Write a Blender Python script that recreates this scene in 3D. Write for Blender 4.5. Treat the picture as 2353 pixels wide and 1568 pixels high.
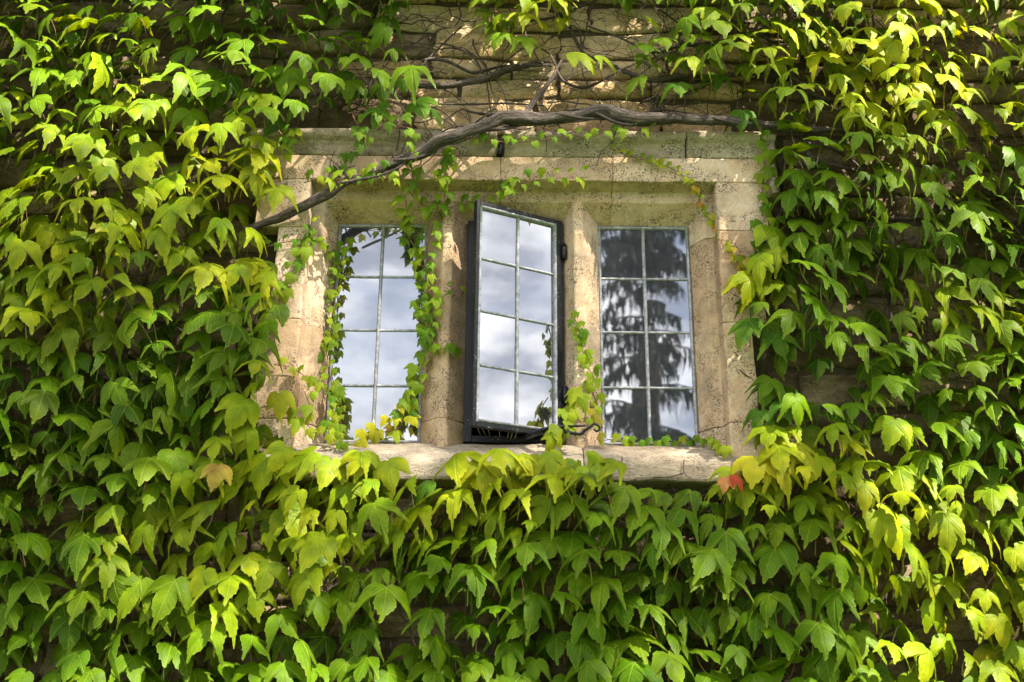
import bpy, bmesh, math, random
import numpy as np
from mathutils import Vector, Matrix, noise as mnoise

for o in list(bpy.data.objects):
    bpy.data.objects.remove(o)
S = bpy.context.scene
COL = S.collection
rng = random.Random(11)
R = math.radians

# ------------------------------------------------------------------ camera
PITCH, ROLL = R(18.22), R(0.48)
CAM = Vector((0.004, -4.138, 1.546))
FWD = Vector((0, math.cos(PITCH), math.sin(PITCH)))
_r, _u = Vector((1, 0, 0)), Vector((0, -math.sin(PITCH), math.cos(PITCH)))
RGT = math.cos(ROLL) * _r + math.sin(ROLL) * _u
UPV = math.cos(ROLL) * _u - math.sin(ROLL) * _r
cam_d = bpy.data.cameras.new('camera')
cam_d.sensor_width = 36
cam_d.lens = 36
cam_d.clip_end = 500
cam_d.dof.use_dof = True
cam_d.dof.focus_distance = 4.25
cam_d.dof.aperture_fstop = 2.2
cam = bpy.data.objects.new('camera', cam_d)
COL.objects.link(cam)
m = Matrix((RGT, UPV, -FWD)).transposed().to_4x4()
m.translation = CAM
cam.matrix_world = m
S.camera = cam
W0, H0 = 2353.0, 1568.0


def at(u, v, y):
    """point of the plane at depth y that the photograph shows at (u, v)"""
    d = FWD + RGT * ((u - W0 / 2) / W0) - UPV * ((v - H0 / 2) / W0)
    return CAM + d * ((y - CAM.y) / d.y)


def px(p):
    d = Vector(p) - CAM
    k = d.dot(FWD)
    return W0 / 2 + W0 * d.dot(RGT) / k, H0 / 2 - W0 * d.dot(UPV) / k


# ------------------------------------------------------------------ sky, sun, exposure
SUN_EL, SUN_AZ = 50.0, 48.0          # azimuth in degrees to the right of the wall's outward normal
SUN_DIR = Vector((math.sin(R(SUN_AZ)) * math.cos(R(SUN_EL)), -math.cos(R(SUN_AZ)) * math.cos(R(SUN_EL)), math.sin(R(SUN_EL))))
world = bpy.data.worlds.new('World')
S.world = world
world.use_nodes = True
nt = world.node_tree
nt.nodes.clear()


def N(tree, typ, **kw):
    n = tree.nodes.new(typ)
    for k, v in kw.items():
        if k == 'inp':
            for a, b in v.items():
                n.inputs[a].default_value = b
        else:
            setattr(n, k, v)
    return n


def ramp(tree, stops, interp='LINEAR'):
    n = tree.nodes.new('ShaderNodeValToRGB')
    e = n.color_ramp.elements
    n.color_ramp.interpolation = interp
    while len(e) < len(stops):
        e.new(0.5)
    for i, (p, c) in enumerate(stops):
        e[i].position = p
        e[i].color = c if len(c) == 4 else (*c, 1)
    return n


L = nt.links.new
sky = N(nt, 'ShaderNodeTexSky', sky_type='NISHITA', sun_disc=False, sun_elevation=R(SUN_EL), sun_rotation=math.atan2(SUN_DIR.x, SUN_DIR.y))
tc = N(nt, 'ShaderNodeTexCoord')
mp = N(nt, 'ShaderNodeMapping', inp={'Scale': (1, 1, 2.2), 'Location': (3.1, 0.4, 0.2)})
n1 = N(nt, 'ShaderNodeTexNoise', inp={'Scale': 4.2, 'Detail': 9.0, 'Roughness': 0.56, 'Distortion': 0.4})
r1 = ramp(nt, [(0.30, (0, 0, 0)), (0.54, (1, 1, 1))])
n2 = N(nt, 'ShaderNodeTexNoise', inp={'Scale': 6.5, 'Detail': 7.0, 'Roughness': 0.55})
r2 = ramp(nt, [(0.38, (4.4, 4.7, 5.5)), (0.56, (14.0, 13.8, 13.5))])
mx = N(nt, 'ShaderNodeMix', data_type='RGBA')
bg = N(nt, 'ShaderNodeBackground', inp={'Strength': 0.045})
out = N(nt, 'ShaderNodeOutputWorld')
L(tc.outputs['Generated'], mp.inputs['Vector'])
L(mp.outputs[0], n1.inputs['Vector'])
L(mp.outputs[0], n2.inputs['Vector'])
L(n1.outputs[0], r1.inputs[0])
L(n2.outputs[0], r2.inputs[0])
L(r1.outputs[0], mx.inputs['Factor'])
L(sky.outputs[0], mx.inputs['A'])
L(r2.outputs[0], mx.inputs['B'])
L(mx.outputs['Result'], bg.inputs['Color'])
L(bg.outputs[0], out.inputs[0])

sun_d = bpy.data.lights.new('sun', 'SUN')
sun_d.energy = 5.0
sun_d.angle = R(0.5)
sun_d.color = (1.0, 0.92, 0.76)
sun = bpy.data.objects.new('sun', sun_d)
COL.objects.link(sun)
sun.rotation_euler = SUN_DIR.to_track_quat('Z', 'Y').to_euler()
sun.location = SUN_DIR * 30

S.view_settings.view_transform = 'Standard'
S.view_settings.look = 'None'
S.view_settings.exposure = 2.55
S.view_settings.gamma = 1
S.view_settings.use_curve_mapping = False
S.render.engine = 'CYCLES'
S.cycles.max_bounces = 6
S.cycles.diffuse_bounces = 1
S.cycles.glossy_bounces = 3
S.cycles.transmission_bounces = 3
S.cycles.caustics_reflective = False
S.cycles.caustics_refractive = False
S.cycles.use_denoising = True


# ------------------------------------------------------------------ materials
def mat(name):
    m = bpy.data.materials.new(name)
    m.use_nodes = True
    t = m.node_tree
    t.nodes.clear()
    o = N(t, 'ShaderNodeOutputMaterial')
    b = N(t, 'ShaderNodeBsdfPrincipled')
    t.links.new(b.outputs[0], o.inputs[0])
    return m, t, b, o


def mixc(t, fac, a, b, blend='MIX'):
    n = N(t, 'ShaderNodeMix', data_type='RGBA', blend_type=blend)
    for sock, v in (('Factor', fac), ('A', a), ('B', b)):
        if hasattr(v, 'is_output') or hasattr(v, 'links'):
            t.links.new(v, n.inputs[sock])
        elif sock == 'Factor':
            n.inputs[sock].default_value = v
        else:
            n.inputs[sock].default_value = (*v, 1)
    return n.outputs['Result']


def math_n(t, op, a, b=None):
    n = N(t, 'ShaderNodeMath', operation=op)
    for i, v in enumerate((a, b)):
        if v is None:
            continue
        if hasattr(v, 'links'):
            t.links.new(v, n.inputs[i])
        else:
            n.inputs[i].default_value = v
    return n.outputs[0]


def noise_n(t, vec, scale, detail=4, rough=0.55, dist=0.0):
    n = N(t, 'ShaderNodeTexNoise', inp={'Scale': scale, 'Detail': float(detail), 'Roughness': rough, 'Distortion': dist})
    if vec is not None:
        t.links.new(vec, n.inputs['Vector'])
    return n.outputs[0]


def stone_mat(name, cols, speck, speck_amt, stretch=(1, 1, 1), bump=0.5, ochre=None):
    m, t, b, o = mat(name)
    geo = N(t, 'ShaderNodeNewGeometry')
    info = N(t, 'ShaderNodeObjectInfo')
    mp = N(t, 'ShaderNodeMapping', inp={'Scale': stretch})
    t.links.new(geo.outputs['Position'], mp.inputs['Vector'])
    P = mp.outputs[0]
    big = noise_n(t, P, 3.5, 5, 0.6, 0.3)
    mid = noise_n(t, P, 17, 6, 0.65)
    fine = noise_n(t, P, 130, 4, 0.7)
    r = ramp(t, [(0.3, cols[0]), (0.5, cols[1]), (0.68, cols[2])])
    add = math_n(t, 'ADD', math_n(t, 'MULTIPLY', big, 0.55), math_n(t, 'MULTIPLY', mid, 0.45))
    add = math_n(t, 'ADD', add, math_n(t, 'MULTIPLY', math_n(t, 'SUBTRACT', info.outputs['Random'], 0.5), 0.22))
    t.links.new(add, r.inputs[0])
    c = r.outputs[0]
    if ochre:
        om = ramp(t, [(0.52, (0, 0, 0)), (0.68, (1, 1, 1))])
        t.links.new(noise_n(t, P, 5.3, 4, 0.6), om.inputs[0])
        c = mixc(t, math_n(t, 'MULTIPLY', om.outputs[0], 0.45), c, ochre)
    fr = ramp(t, [(0.3, (0.72, 0.70, 0.66)), (0.7, (1.15, 1.15, 1.15))])
    t.links.new(fine, fr.inputs[0])
    c = mixc(t, 0.8, c, fr.outputs[0], 'MULTIPLY')
    # dark lichen specks that gather in patches
    sp = ramp(t, [(0.515, (0, 0, 0)), (0.575, (1, 1, 1))])
    t.links.new(noise_n(t, P, 120, 3, 0.75, 0.6), sp.inputs[0])
    pa = ramp(t, [(0.42, (0, 0, 0)), (0.57, (1, 1, 1))])
    t.links.new(noise_n(t, P, 9, 4, 0.65), pa.inputs[0])
    sm = math_n(t, 'MULTIPLY', math_n(t, 'MULTIPLY', sp.outputs[0], pa.outputs[0]), speck_amt)
    c = mixc(t, sm, c, speck)
    gr = ramp(t, [(0.48, (0, 0, 0)), (0.68, (1, 1, 1))])
    t.links.new(noise_n(t, P, 6.5, 6, 0.7), gr.inputs[0])
    c = mixc(t, math_n(t, 'MULTIPLY', gr.outputs[0], 0.55 * speck_amt), c, (0.13, 0.105, 0.075))
    t.links.new(c, b.inputs['Base Color'])
    b.inputs['Roughness'].default_value = 0.92
    b.inputs['Specular IOR Level'].default_value = 0.2
    bp = N(t, 'ShaderNodeBump', inp={'Strength': bump, 'Distance': 0.012})
    h = math_n(t, 'ADD', math_n(t, 'MULTIPLY', mid, 0.8), math_n(t, 'MULTIPLY', fine, 0.35))
    t.links.new(h, bp.inputs['Height'])
    t.links.new(bp.outputs[0], b.inputs['Normal'])
    return m


M_RUBBLE = stone_mat('rubble_stone', [(0.055, 0.037, 0.02), (0.12, 0.083, 0.044), (0.29, 0.225, 0.14)], (0.035, 0.028, 0.02), 0.7, (1, 1, 2.2), 0.9)  # darkened so that the gaps between the leaves look deep in shade
M_ASHLAR = stone_mat('ashlar_stone', [(0.38, 0.248, 0.155), (0.60, 0.428, 0.29), (0.69, 0.54, 0.41)], (0.035, 0.026, 0.018), 0.85, (1, 1, 1), 0.6, (0.54, 0.35, 0.18))
M_RUBBLE_LIT = stone_mat('lit_rubble_stone', [(0.30, 0.19, 0.09), (0.54, 0.37, 0.195), (0.70, 0.55, 0.37)], (0.035, 0.028, 0.02), 0.7, (1, 1, 2.2), 1.0)  # lighter copy of the rubble, brightness of the lit bare stretches put into colour
M_HOOD = stone_mat('weathered_stone', [(0.19, 0.15, 0.11), (0.36, 0.285, 0.205), (0.54, 0.45, 0.345)], (0.03, 0.024, 0.018), 1.0, (1, 1, 1.6), 0.6)
M_SILL = stone_mat('sill_stone', [(0.21, 0.165, 0.12), (0.35, 0.285, 0.21), (0.47, 0.40, 0.31)], (0.06, 0.05, 0.04), 0.8, (0.7, 0.7, 2.2), 0.8)
M_MORTAR = stone_mat('mortar', [(0.05, 0.036, 0.022), (0.10, 0.076, 0.046), (0.24, 0.195, 0.135)], (0.05, 0.04, 0.03), 0.6, (1, 1, 1), 1.0)


def iron_mat():
    m, t, b, o = mat('black_painted_iron')
    geo = N(t, 'ShaderNodeNewGeometry')
    P = geo.outputs['Position']
    sp = ramp(t, [(0.66, (0, 0, 0)), (0.70, (1, 1, 1))])
    t.links.new(noise_n(t, P, 95, 3, 0.6), sp.inputs[0])
    c = mixc(t, math_n(t, 'MULTIPLY', sp.outputs[0], 0.75), (0.007, 0.007, 0.010), (0.36, 0.36, 0.38))
    b.inputs['Specular IOR Level'].default_value = 0.25
    t.links.new(c, b.inputs['Base Color'])
    b.inputs['Roughness'].default_value = 0.42
    bp = N(t, 'ShaderNodeBump', inp={'Strength': 0.4, 'Distance': 0.003})
    t.links.new(noise_n(t, P, 60, 4), bp.inputs['Height'])
    t.links.new(bp.outputs[0], b.inputs['Normal'])
    return m


def lead_mat():
    m, t, b, o = mat('weathered_lead')
    geo = N(t, 'ShaderNodeNewGeometry')
    P = geo.outputs['Position']
    r = ramp(t, [(0.34, (0.13, 0.13, 0.15)), (0.5, (0.25, 0.255, 0.275)), (0.66, (0.42, 0.42, 0.45))])
    t.links.new(noise_n(t, P, 55, 5, 0.7), r.inputs[0])
    t.links.new(r.outputs[0], b.inputs['Base Color'])
    b.inputs['Roughness'].default_value = 0.45
    b.inputs['Metallic'].default_value = 0.15
    return m


def glass_mat():
    m, t, b, o = mat('old_window_glass')
    b.inputs['Base Color'].default_value = (0.006, 0.007, 0.009, 1)
    b.inputs['Roughness'].default_value = 0.25
    g = N(t, 'ShaderNodeBsdfGlossy', inp={'Roughness': 0.012, 'Color': (0.93, 0.95, 1.0, 1)})
    lw = N(t, 'ShaderNodeFresnel', inp={'IOR': 1.6})
    geo = N(t, 'ShaderNodeNewGeometry')
    bp = N(t, 'ShaderNodeBump', inp={'Strength': 0.035, 'Distance': 0.004})
    t.links.new(noise_n(t, geo.outputs['Position'], 9, 2, 0.4), bp.inputs['Height'])
    t.links.new(bp.outputs[0], g.inputs['Normal'])
    fac = math_n(t, 'ADD', math_n(t, 'MULTIPLY', lw.outputs[0], 0.7), 0.28)
    mxs = N(t, 'ShaderNodeMixShader')
    t.links.new(fac, mxs.inputs[0])
    t.links.new(b.outputs[0], mxs.inputs[1])
    t.links.new(g.outputs[0], mxs.inputs[2])
    t.links.new(mxs.outputs[0], o.inputs[0])
    return m


def bark_mat(name, c0, c1, c2, su=14, sv=3):
    m, t, b, o = mat(name)
    uv = N(t, 'ShaderNodeUVMap')
    mp = N(t, 'ShaderNodeMapping', inp={'Scale': (su, sv, 1)})
    t.links.new(uv.outputs[0], mp.inputs['Vector'])
    geo = N(t, 'ShaderNodeNewGeometry')
    a = noise_n(t, mp.outputs[0], 2.0, 6, 0.7, 0.5)
    f = noise_n(t, geo.outputs['Position'], 90, 4, 0.6)
    h = math_n(t, 'ADD', math_n(t, 'MULTIPLY', a, 0.7), math_n(t, 'MULTIPLY', f, 0.3))
    r = ramp(t, [(0.38, c0), (0.5, c1), (0.64, c2)])
    t.links.new(h, r.inputs[0])
    t.links.new(r.outputs[0], b.inputs['Base Color'])
    b.inputs['Roughness'].default_value = 0.9
    bp = N(t, 'ShaderNodeBump', inp={'Strength': 1.0, 'Distance': 0.016})
    t.links.new(h, bp.inputs['Height'])
    t.links.new(bp.outputs[0], b.inputs['Normal'])
    return m


def leaf_mat(name, joined):
    m, t, b, o = mat(name)
    if joined:
        src = N(t, 'ShaderNodeAttribute', attribute_name='tint')
        col, alpha = src.outputs['Color'], src.outputs['Alpha']
    else:
        src = N(t, 'ShaderNodeObjectInfo')
        col, alpha = src.outputs['Color'], src.outputs['Alpha']
    uv = N(t, 'ShaderNodeUVMap')
    sx = N(t, 'ShaderNodeSeparateXYZ')
    t.links.new(uv.outputs[0], sx.inputs[0])
    x = math_n(t, 'SUBTRACT', math_n(t, 'MULTIPLY', sx.outputs[0], 2.0), 1.0)
    y = math_n(t, 'SUBTRACT', math_n(t, 'MULTIPLY', sx.outputs[1], 2.0), 0.6)
    X = math_n(t, 'ABSOLUTE', x)
    side = math_n(t, 'ABSOLUTE', math_n(t, 'SUBTRACT', math_n(t, 'MULTIPLY', X, 0.72), math_n(t, 'MULTIPLY', y, 0.66)))
    low = math_n(t, 'ABSOLUTE', math_n(t, 'ADD', math_n(t, 'MULTIPLY', X, 0.12), math_n(t, 'MULTIPLY', y, 0.95)))
    d = math_n(t, 'MINIMUM', math_n(t, 'MINIMUM', X, side), math_n(t, 'ADD', low, 0.008))
    vr = ramp(t, [(0.006, (1, 1, 1)), (0.022, (0, 0, 0))])
    t.links.new(d, vr.inputs[0])
    # secondary ribs
    rib = math_n(t, 'SINE', math_n(t, 'SUBTRACT', math_n(t, 'MULTIPLY', y, 44.0), math_n(t, 'MULTIPLY', X, 36.0)))
    rr = ramp(t, [(0.80, (0, 0, 0)), (0.99, (1, 1, 1))])
    t.links.new(rib, rr.inputs[0])
    vein = math_n(t, 'MAXIMUM', vr.outputs[0], math_n(t, 'MULTIPLY', rr.outputs[0], 0.55))
    geo = N(t, 'ShaderNodeNewGeometry')
    blot = noise_n(t, geo.outputs['Position'], 16, 4, 0.6)
    # yellowing that starts at the tips and margins
    edge = math_n(t, 'ADD', math_n(t, 'ADD', math_n(t, 'MULTIPLY', y, 0.55), math_n(t, 'MULTIPLY', X, 0.35)), math_n(t, 'MULTIPLY', math_n(t, 'SUBTRACT', blot, 0.5), 1.5))
    er = ramp(t, [(0.05, (0, 0, 0)), (0.85, (1, 1, 1))])
    t.links.new(edge, er.inputs[0])
    ya = math_n(t, 'MULTIPLY', er.outputs[0], alpha)
    hue = mixc(t, ya, col, (0.36, 0.33, 0.006))
    var = ramp(t, [(0.3, (0.78, 0.80, 0.78)), (0.7, (1.2, 1.18, 1.2))])
    t.links.new(blot, var.inputs[0])
    hue = mixc(t, 1.0, hue, var.outputs[0], 'MULTIPLY')
    hue = mixc(t, math_n(t, 'MULTIPLY', vein, 0.36), hue, (0.26, 0.32, 0.03))
    # brown scorch spots on the oldest leaves
    bs = ramp(t, [(0.61, (0, 0, 0)), (0.67, (1, 1, 1))])
    t.links.new(noise_n(t, geo.outputs['Position'], 42, 3, 0.7), bs.inputs[0])
    hue = mixc(t, math_n(t, 'MULTIPLY', math_n(t, 'MULTIPLY', bs.outputs[0], math_n(t, 'MAXIMUM', ya, 0.12)), 0.8), hue, (0.20, 0.085, 0.02))
    back = mixc(t, 0.45, hue, (0.11, 0.19, 0.04))
    rm_ = N(t, 'ShaderNodeAttribute', attribute_name='rim')
    rmr = ramp(t, [(0.90, (0, 0, 0)), (0.985, (1, 1, 1))])
    t.links.new(rm_.outputs['Fac'], rmr.inputs[0])
    hue = mixc(t, math_n(t, 'MULTIPLY', rmr.outputs[0], 0.4), hue, (0.33, 0.37, 0.08))  # light catching the leaf edge, painted as a pale rim
    base = mixc(t, math_n(t, 'MULTIPLY', geo.outputs['Backfacing'], 0.8), hue, back)
    t.links.new(base, b.inputs['Base Color'])
    b.inputs['Roughness'].default_value = 0.46
    b.inputs['Specular IOR Level'].default_value = 0.11
    bp = N(t, 'ShaderNodeBump', inp={'Strength': 0.5, 'Distance': 0.004})
    crk = noise_n(t, geo.outputs['Position'], 70, 3, 0.6)
    hgt = math_n(t, 'SUBTRACT', math_n(t, 'ADD', math_n(t, 'MULTIPLY', blot, 0.8), math_n(t, 'MULTIPLY', crk, 0.5)), math_n(t, 'MULTIPLY', vein, 1.0))
    t.links.new(hgt, bp.inputs['Height'])
    t.links.new(bp.outputs[0], b.inputs['Normal'])
    tr = N(t, 'ShaderNodeBsdfTranslucent')
    tcol = mixc(t, 1.0, hue, (2.3, 1.8, 0.3), 'MULTIPLY')
    t.links.new(tcol, tr.inputs['Color'])
    mxs = N(t, 'ShaderNodeMixShader', inp={0: 0.31})
    t.links.new(b.outputs[0], mxs.inputs[1])
    t.links.new(tr.outputs[0], mxs.inputs[2])
    t.links.new(mxs.outputs[0], o.inputs[0])
    return m


def plain_mat(name, col, rough=0.9, nscale=20, var=0.35):
    m, t, b, o = mat(name)
    geo = N(t, 'ShaderNodeNewGeometry')
    r = ramp(t, [(0.3, tuple(c * (1 - var) for c in col)), (0.7, tuple(c * (1 + var) for c in col))])
    t.links.new(noise_n(t, geo.outputs['Position'], nscale, 5, 0.6), r.inputs[0])
    t.links.new(r.outputs[0], b.inputs['Base Color'])
    b.inputs['Roughness'].default_value = rough
    return m


M_IRON, M_LEAD, M_GLASS = iron_mat(), lead_mat(), glass_mat()
M_BARK = bark_mat('vine_bark', (0.016, 0.012, 0.010), (0.065, 0.047, 0.037), (0.19, 0.148, 0.123), 10, 2.6)
M_TWIG = bark_mat('twig_bark', (0.035, 0.022, 0.014), (0.085, 0.055, 0.036), (0.17, 0.12, 0.085), 6, 2)
M_GREENSTEM = plain_mat('green_stalk', (0.17, 0.15, 0.045), 0.6, 30)
M_REDSTEM = plain_mat('reddish_stalk', (0.17, 0.075, 0.045), 0.6, 30)
M_LEAF, M_LEAFJ = leaf_mat('ivy_leaf', False), leaf_mat('ivy_leaf_mass', True)
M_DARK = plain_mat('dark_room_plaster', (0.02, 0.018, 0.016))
M_LAWN = plain_mat('lawn_grass', (0.05, 0.085, 0.02), 0.9, 12)
M_NEEDLE = plain_mat('conifer_needles', (0.018, 0.030, 0.012), 0.85, 6)
M_TREELEAF = plain_mat('tree_leaves', (0.05, 0.09, 0.02), 0.6, 5)
M_STRAW = plain_mat('dry_straw', (0.42, 0.33, 0.19), 0.8, 30)


# ------------------------------------------------------------------ object helpers
def link(name, mesh, parent=None):
    o = bpy.data.objects.new(name, mesh)
    COL.objects.link(o)
    if parent is not None:
        o.parent = parent
    return o


def empty(name, label, cat, loc=(0, 0, 0), group=None):
    o = bpy.data.objects.new(name, None)
    o.empty_display_size = 0.1
    COL.objects.link(o)
    o.location = loc
    o['label'] = label
    o['category'] = cat
    if group:
        o['group'] = group
    return o


class MB:
    def __init__(s):
        s.v, s.f, s.uv, s.smooth, s.mi = [], [], [], [], []

    def add(s, verts, faces, uvs=None, smooth=False, mi=0):
        k = len(s.v)
        s.v += [tuple(p) for p in verts]
        s.uv += list(uvs) if uvs else [(0, 0)] * len(verts)
        for f in faces:
            s.f.append(tuple(i + k for i in f))
            s.smooth.append(smooth)
            s.mi.append(mi)

    def box(s, a, b):
        x0, y0, z0 = a
        x1, y1, z1 = b
        s.add([(x0, y0, z0), (x1, y0, z0), (x1, y1, z0), (x0, y1, z0), (x0, y0, z1), (x1, y0, z1), (x1, y1, z1), (x0, y1, z1)],
              [(0, 3, 2, 1), (4, 5, 6, 7), (0, 1, 5, 4), (1, 2, 6, 5), (2, 3, 7, 6), (3, 0, 4, 7)])

    def tube(s, pts, rad, sides=8, rough=0.0, seed=0, ucoord=1.0, mi=0):
        pts = [Vector(p) for p in pts]
        n = len(pts)
        if n < 2:
            return
        if not hasattr(rad, '__len__'):
            rad = [rad] * n
        vs, uv, fs = [], [], []
        up = Vector((0.13, -0.9, 0.31)).normalized()
        dist = 0
        for i, p in enumerate(pts):
            t = (pts[min(i + 1, n - 1)] - pts[max(i - 1, 0)]).normalized()
            a = t.cross(up)
            if a.length < 1e-3:
                a = t.cross(Vector((1, 0, 0)))
            a.normalize()
            b = a.cross(t)
            if i:
                dist += (p - pts[i - 1]).length
            for k in range(sides):
                th = 2 * math.pi * k / sides
                rr = rad[i]
                if rough:
                    rr *= 1 + rough * (mnoise.noise(Vector((math.cos(th) * 1.6 + seed, math.sin(th) * 1.6, dist * 4))) + 0.8 * mnoise.noise(Vector((math.cos(th) * 4.2 + seed, math.sin(th) * 4.2, dist * 4 + 7))))
                vs.append(p + (a * math.cos(th) + b * math.sin(th)) * rr)
                uv.append((k / sides, dist * ucoord))
        for i in range(n - 1):
            for k in range(sides):
                k2 = (k + 1) % sides
                fs.append((i * sides + k, i * sides + k2, (i + 1) * sides + k2, (i + 1) * sides + k))
        fs.append(tuple(range(sides - 1, -1, -1)))
        fs.append(tuple((n - 1) * sides + k for k in range(sides)))
        s.add(vs, fs, uv, True, mi)

    def mesh(s, name, mats):
        me = bpy.data.meshes.new(name)
        me.from_pydata(s.v, [], s.f)
        if not isinstance(mats, (list, tuple)):
            mats = [mats]
        for mm in mats:
            me.materials.append(mm)
        uvl = me.uv_layers.new(name='UVMap')
        li = np.empty(len(me.loops), dtype=np.int32)
        me.loops.foreach_get('vertex_index', li)
        uvl.data.foreach_set('uv', np.array(s.uv, dtype=np.float32)[li].ravel())
        me.polygons.foreach_set('use_smooth', s.smooth)
        me.polygons.foreach_set('material_index', s.mi)
        me.update()
        return me

    def obj(s, name, mats, parent=None, kind=None, bevel=None):
        o = link(name, s.mesh(name, mats), parent)
        if kind:
            o['kind'] = kind
        if bevel:
            bv = o.modifiers.new('edge', 'BEVEL')
            bv.width = bevel
            bv.segments = 2
            bv.limit_method = 'ANGLE'
            bv.angle_limit = R(28)
        return o


def smooth_path(pts, n=6):
    """Catmull-Rom through pts (Vectors of any size as lists)"""
    P = [np.array(p, float) for p in pts]
    P = [2 * P[0] - P[1]] + P + [2 * P[-1] - P[-2]]
    out = []
    for i in range(1, len(P) - 2):
        for k in range(n):
            t = k / n
            a, b, c, d = P[i - 1], P[i], P[i + 1], P[i + 2]
            out.append(0.5 * ((2 * b) + (c - a) * t + (2 * a - 5 * b + 4 * c - d) * t * t + (3 * b - a - 3 * c + d) * t ** 3))
    out.append(P[-2])
    return out


# ------------------------------------------------------------------ ground
g = MB()
g.add([(-120, -120, 0), (120, -120, 0), (120, 120, 0), (-120, 120, 0)], [(0, 1, 2, 3)])
lawn = g.obj('lawn', M_LAWN)
lawn['kind'] = 'structure'
lawn['label'] = 'mown green lawn in front of the house wall'

# ------------------------------------------------------------------ the house
house = empty('stone_house', 'old cotswold stone house wall with a three light mullioned window', 'house')
house['label'] = 'old honey coloured stone house with a mullioned window of three lights'
ZC = 2.95
ZB, ZT = ZC - 0.491, ZC + 0.491
GL = (-0.762, -0.372)
GR = (0.379, 0.774)

# wall: a mortar bed with an opening for the window; stones stand proud of it
w = MB()
WX, WZ = 4.6, 6.6
OX0, OX1, OZ0, OZ1 = -0.90, 0.90, 2.38, 3.60
YF, YK = -0.10, 0.35
for x0, x1, z0, z1 in ((-WX, OX0, 0, WZ), (OX1, WX, 0, WZ), (OX0, OX1, 0, OZ0), (OX0, OX1, OZ1, WZ)):
    w.box((x0, YF, z0), (x1, YK, z1))
wall = w.obj('wall', M_MORTAR, house)

# room behind the window
rm = MB()
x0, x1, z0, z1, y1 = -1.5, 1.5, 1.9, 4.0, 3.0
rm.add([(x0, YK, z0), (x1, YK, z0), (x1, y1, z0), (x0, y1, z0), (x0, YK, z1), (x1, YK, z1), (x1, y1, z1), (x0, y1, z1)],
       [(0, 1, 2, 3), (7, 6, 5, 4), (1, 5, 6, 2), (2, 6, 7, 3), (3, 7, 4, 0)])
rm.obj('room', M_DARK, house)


def stone_mesh(nm, seed):
    """unit rubble block: x -.5..5, z -.5...5, front at y=-1, back y=0; irregular outline, bulging face"""
    rr = random.Random(seed)
    nx, nz = 6, 4
    b = MB()
    vs = []
    idx = {}
    for j in range(nz + 1):
        for i in range(nx + 1):
            u, v = i / nx - 0.5, j / nz - 0.5
            e = max(abs(u), abs(v)) * 2
            edge = (i in (0, nx)) or (j in (0, nz))
            corner = (i in (0, nx)) and (j in (0, nz))
            k = 0.985 if not corner else 0.955
            uu = u * k + (rr.uniform(-.03, .03) if edge else rr.uniform(-.01, .01))
            vv = v * k + (rr.uniform(-.075, .06) if edge else rr.uniform(-.02, .02))
            y = -1.0 + rr.uniform(-.18, .18)
            if edge:
                y += 0.40
            idx[(i, j)] = len(vs)
            vs.append((uu, y, vv))
    fs = []
    for j in range(nz):
        for i in range(nx):
            fs.append((idx[i, j], idx[i + 1, j], idx[i + 1, j + 1], idx[i, j + 1]))
    ring = [(i, 0) for i in range(nx)] + [(nx, j) for j in range(nz)] + [(i, nz) for i in range(nx, 0, -1)] + [(0, j) for j in range(nz, 0, -1)]
    k0 = len(vs)
    for c in ring:
        x, y, z = vs[idx[c]]
        vs.append((x * 1.01, 0.0, z * 1.01))
    n = len(ring)
    for q in range(n):
        fs.append((idx[ring[q]], k0 + q, k0 + (q + 1) % n, idx[ring[(q + 1) % n]]))
    b.add(vs, fs, None, True)
    return b.mesh(nm, M_RUBBLE)


STONES = [stone_mesh('stone', s) for s in range(14)]
LIT_STONES = []
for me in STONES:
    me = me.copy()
    me.materials[0] = M_RUBBLE_LIT
    LIT_STONES.append(me)
HOLES = [(-1.055, 1.055, 2.26, 3.695), (-1.15, 1.15, 3.675, 3.815)]
stuff_st = MB()
zc = 0.0
srng = random.Random(5)
far = []
while zc < 6.4:
    h = srng.uniform(0.095, 0.185)
    x = -4.5 + srng.uniform(0, .3)
    while x < 4.4:
        wd = srng.uniform(0.20, 0.62) * (0.8 if h < .11 else 1)
        segs = [(x, x + wd)]
        for hx0, hx1, hz0, hz1 in HOLES:
            if zc + h > hz0 and zc < hz1:
                ns = []
                for a, b_ in segs:
                    if b_ <= hx0 or a >= hx1:
                        ns.append((a, b_))
                    else:
                        if a < hx0 - .05:
                            ns.append((a, hx0))
                        if b_ > hx1 + .05:
                            ns.append((hx1, b_))
                segs = ns
        for a, b_ in segs:
            if b_ - a < .05:
                continue
            gap = srng.uniform(.006, .014)
            cx, cz = (a + b_) / 2, zc + h / 2
            dep = srng.uniform(.016, .042)
            u, v = px((cx, -.12, cz))
            me = STONES[srng.randrange(len(STONES))]
            inside = -140 < u < W0 + 140 and -140 < v < H0 + 120
            if inside:
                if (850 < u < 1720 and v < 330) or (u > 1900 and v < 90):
                    me = LIT_STONES[STONES.index(me)]
                o = link('stone', me, wall)
                o.location = (cx, YF, cz)
                o.scale = (b_ - a - gap, dep, (h - gap) * srng.uniform(.86, 1.0))
                o.rotation_euler = (R(srng.uniform(-3, 3)), R(srng.uniform(-2.6, 2.6)), R(srng.uniform(-1.5, 1.5)))
            else:
                vs = [(cx + p.co.x * (b_ - a - gap), YF + p.co.y * dep, cz + p.co.z * (h - gap)) for p in me.vertices]
                stuff_st.add(vs, [tuple(p.vertices) for p in me.polygons], None, True)
        x += wd
    zc += h
stuff_st.obj('outer_stones', M_RUBBLE, wall, 'stuff')


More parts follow.
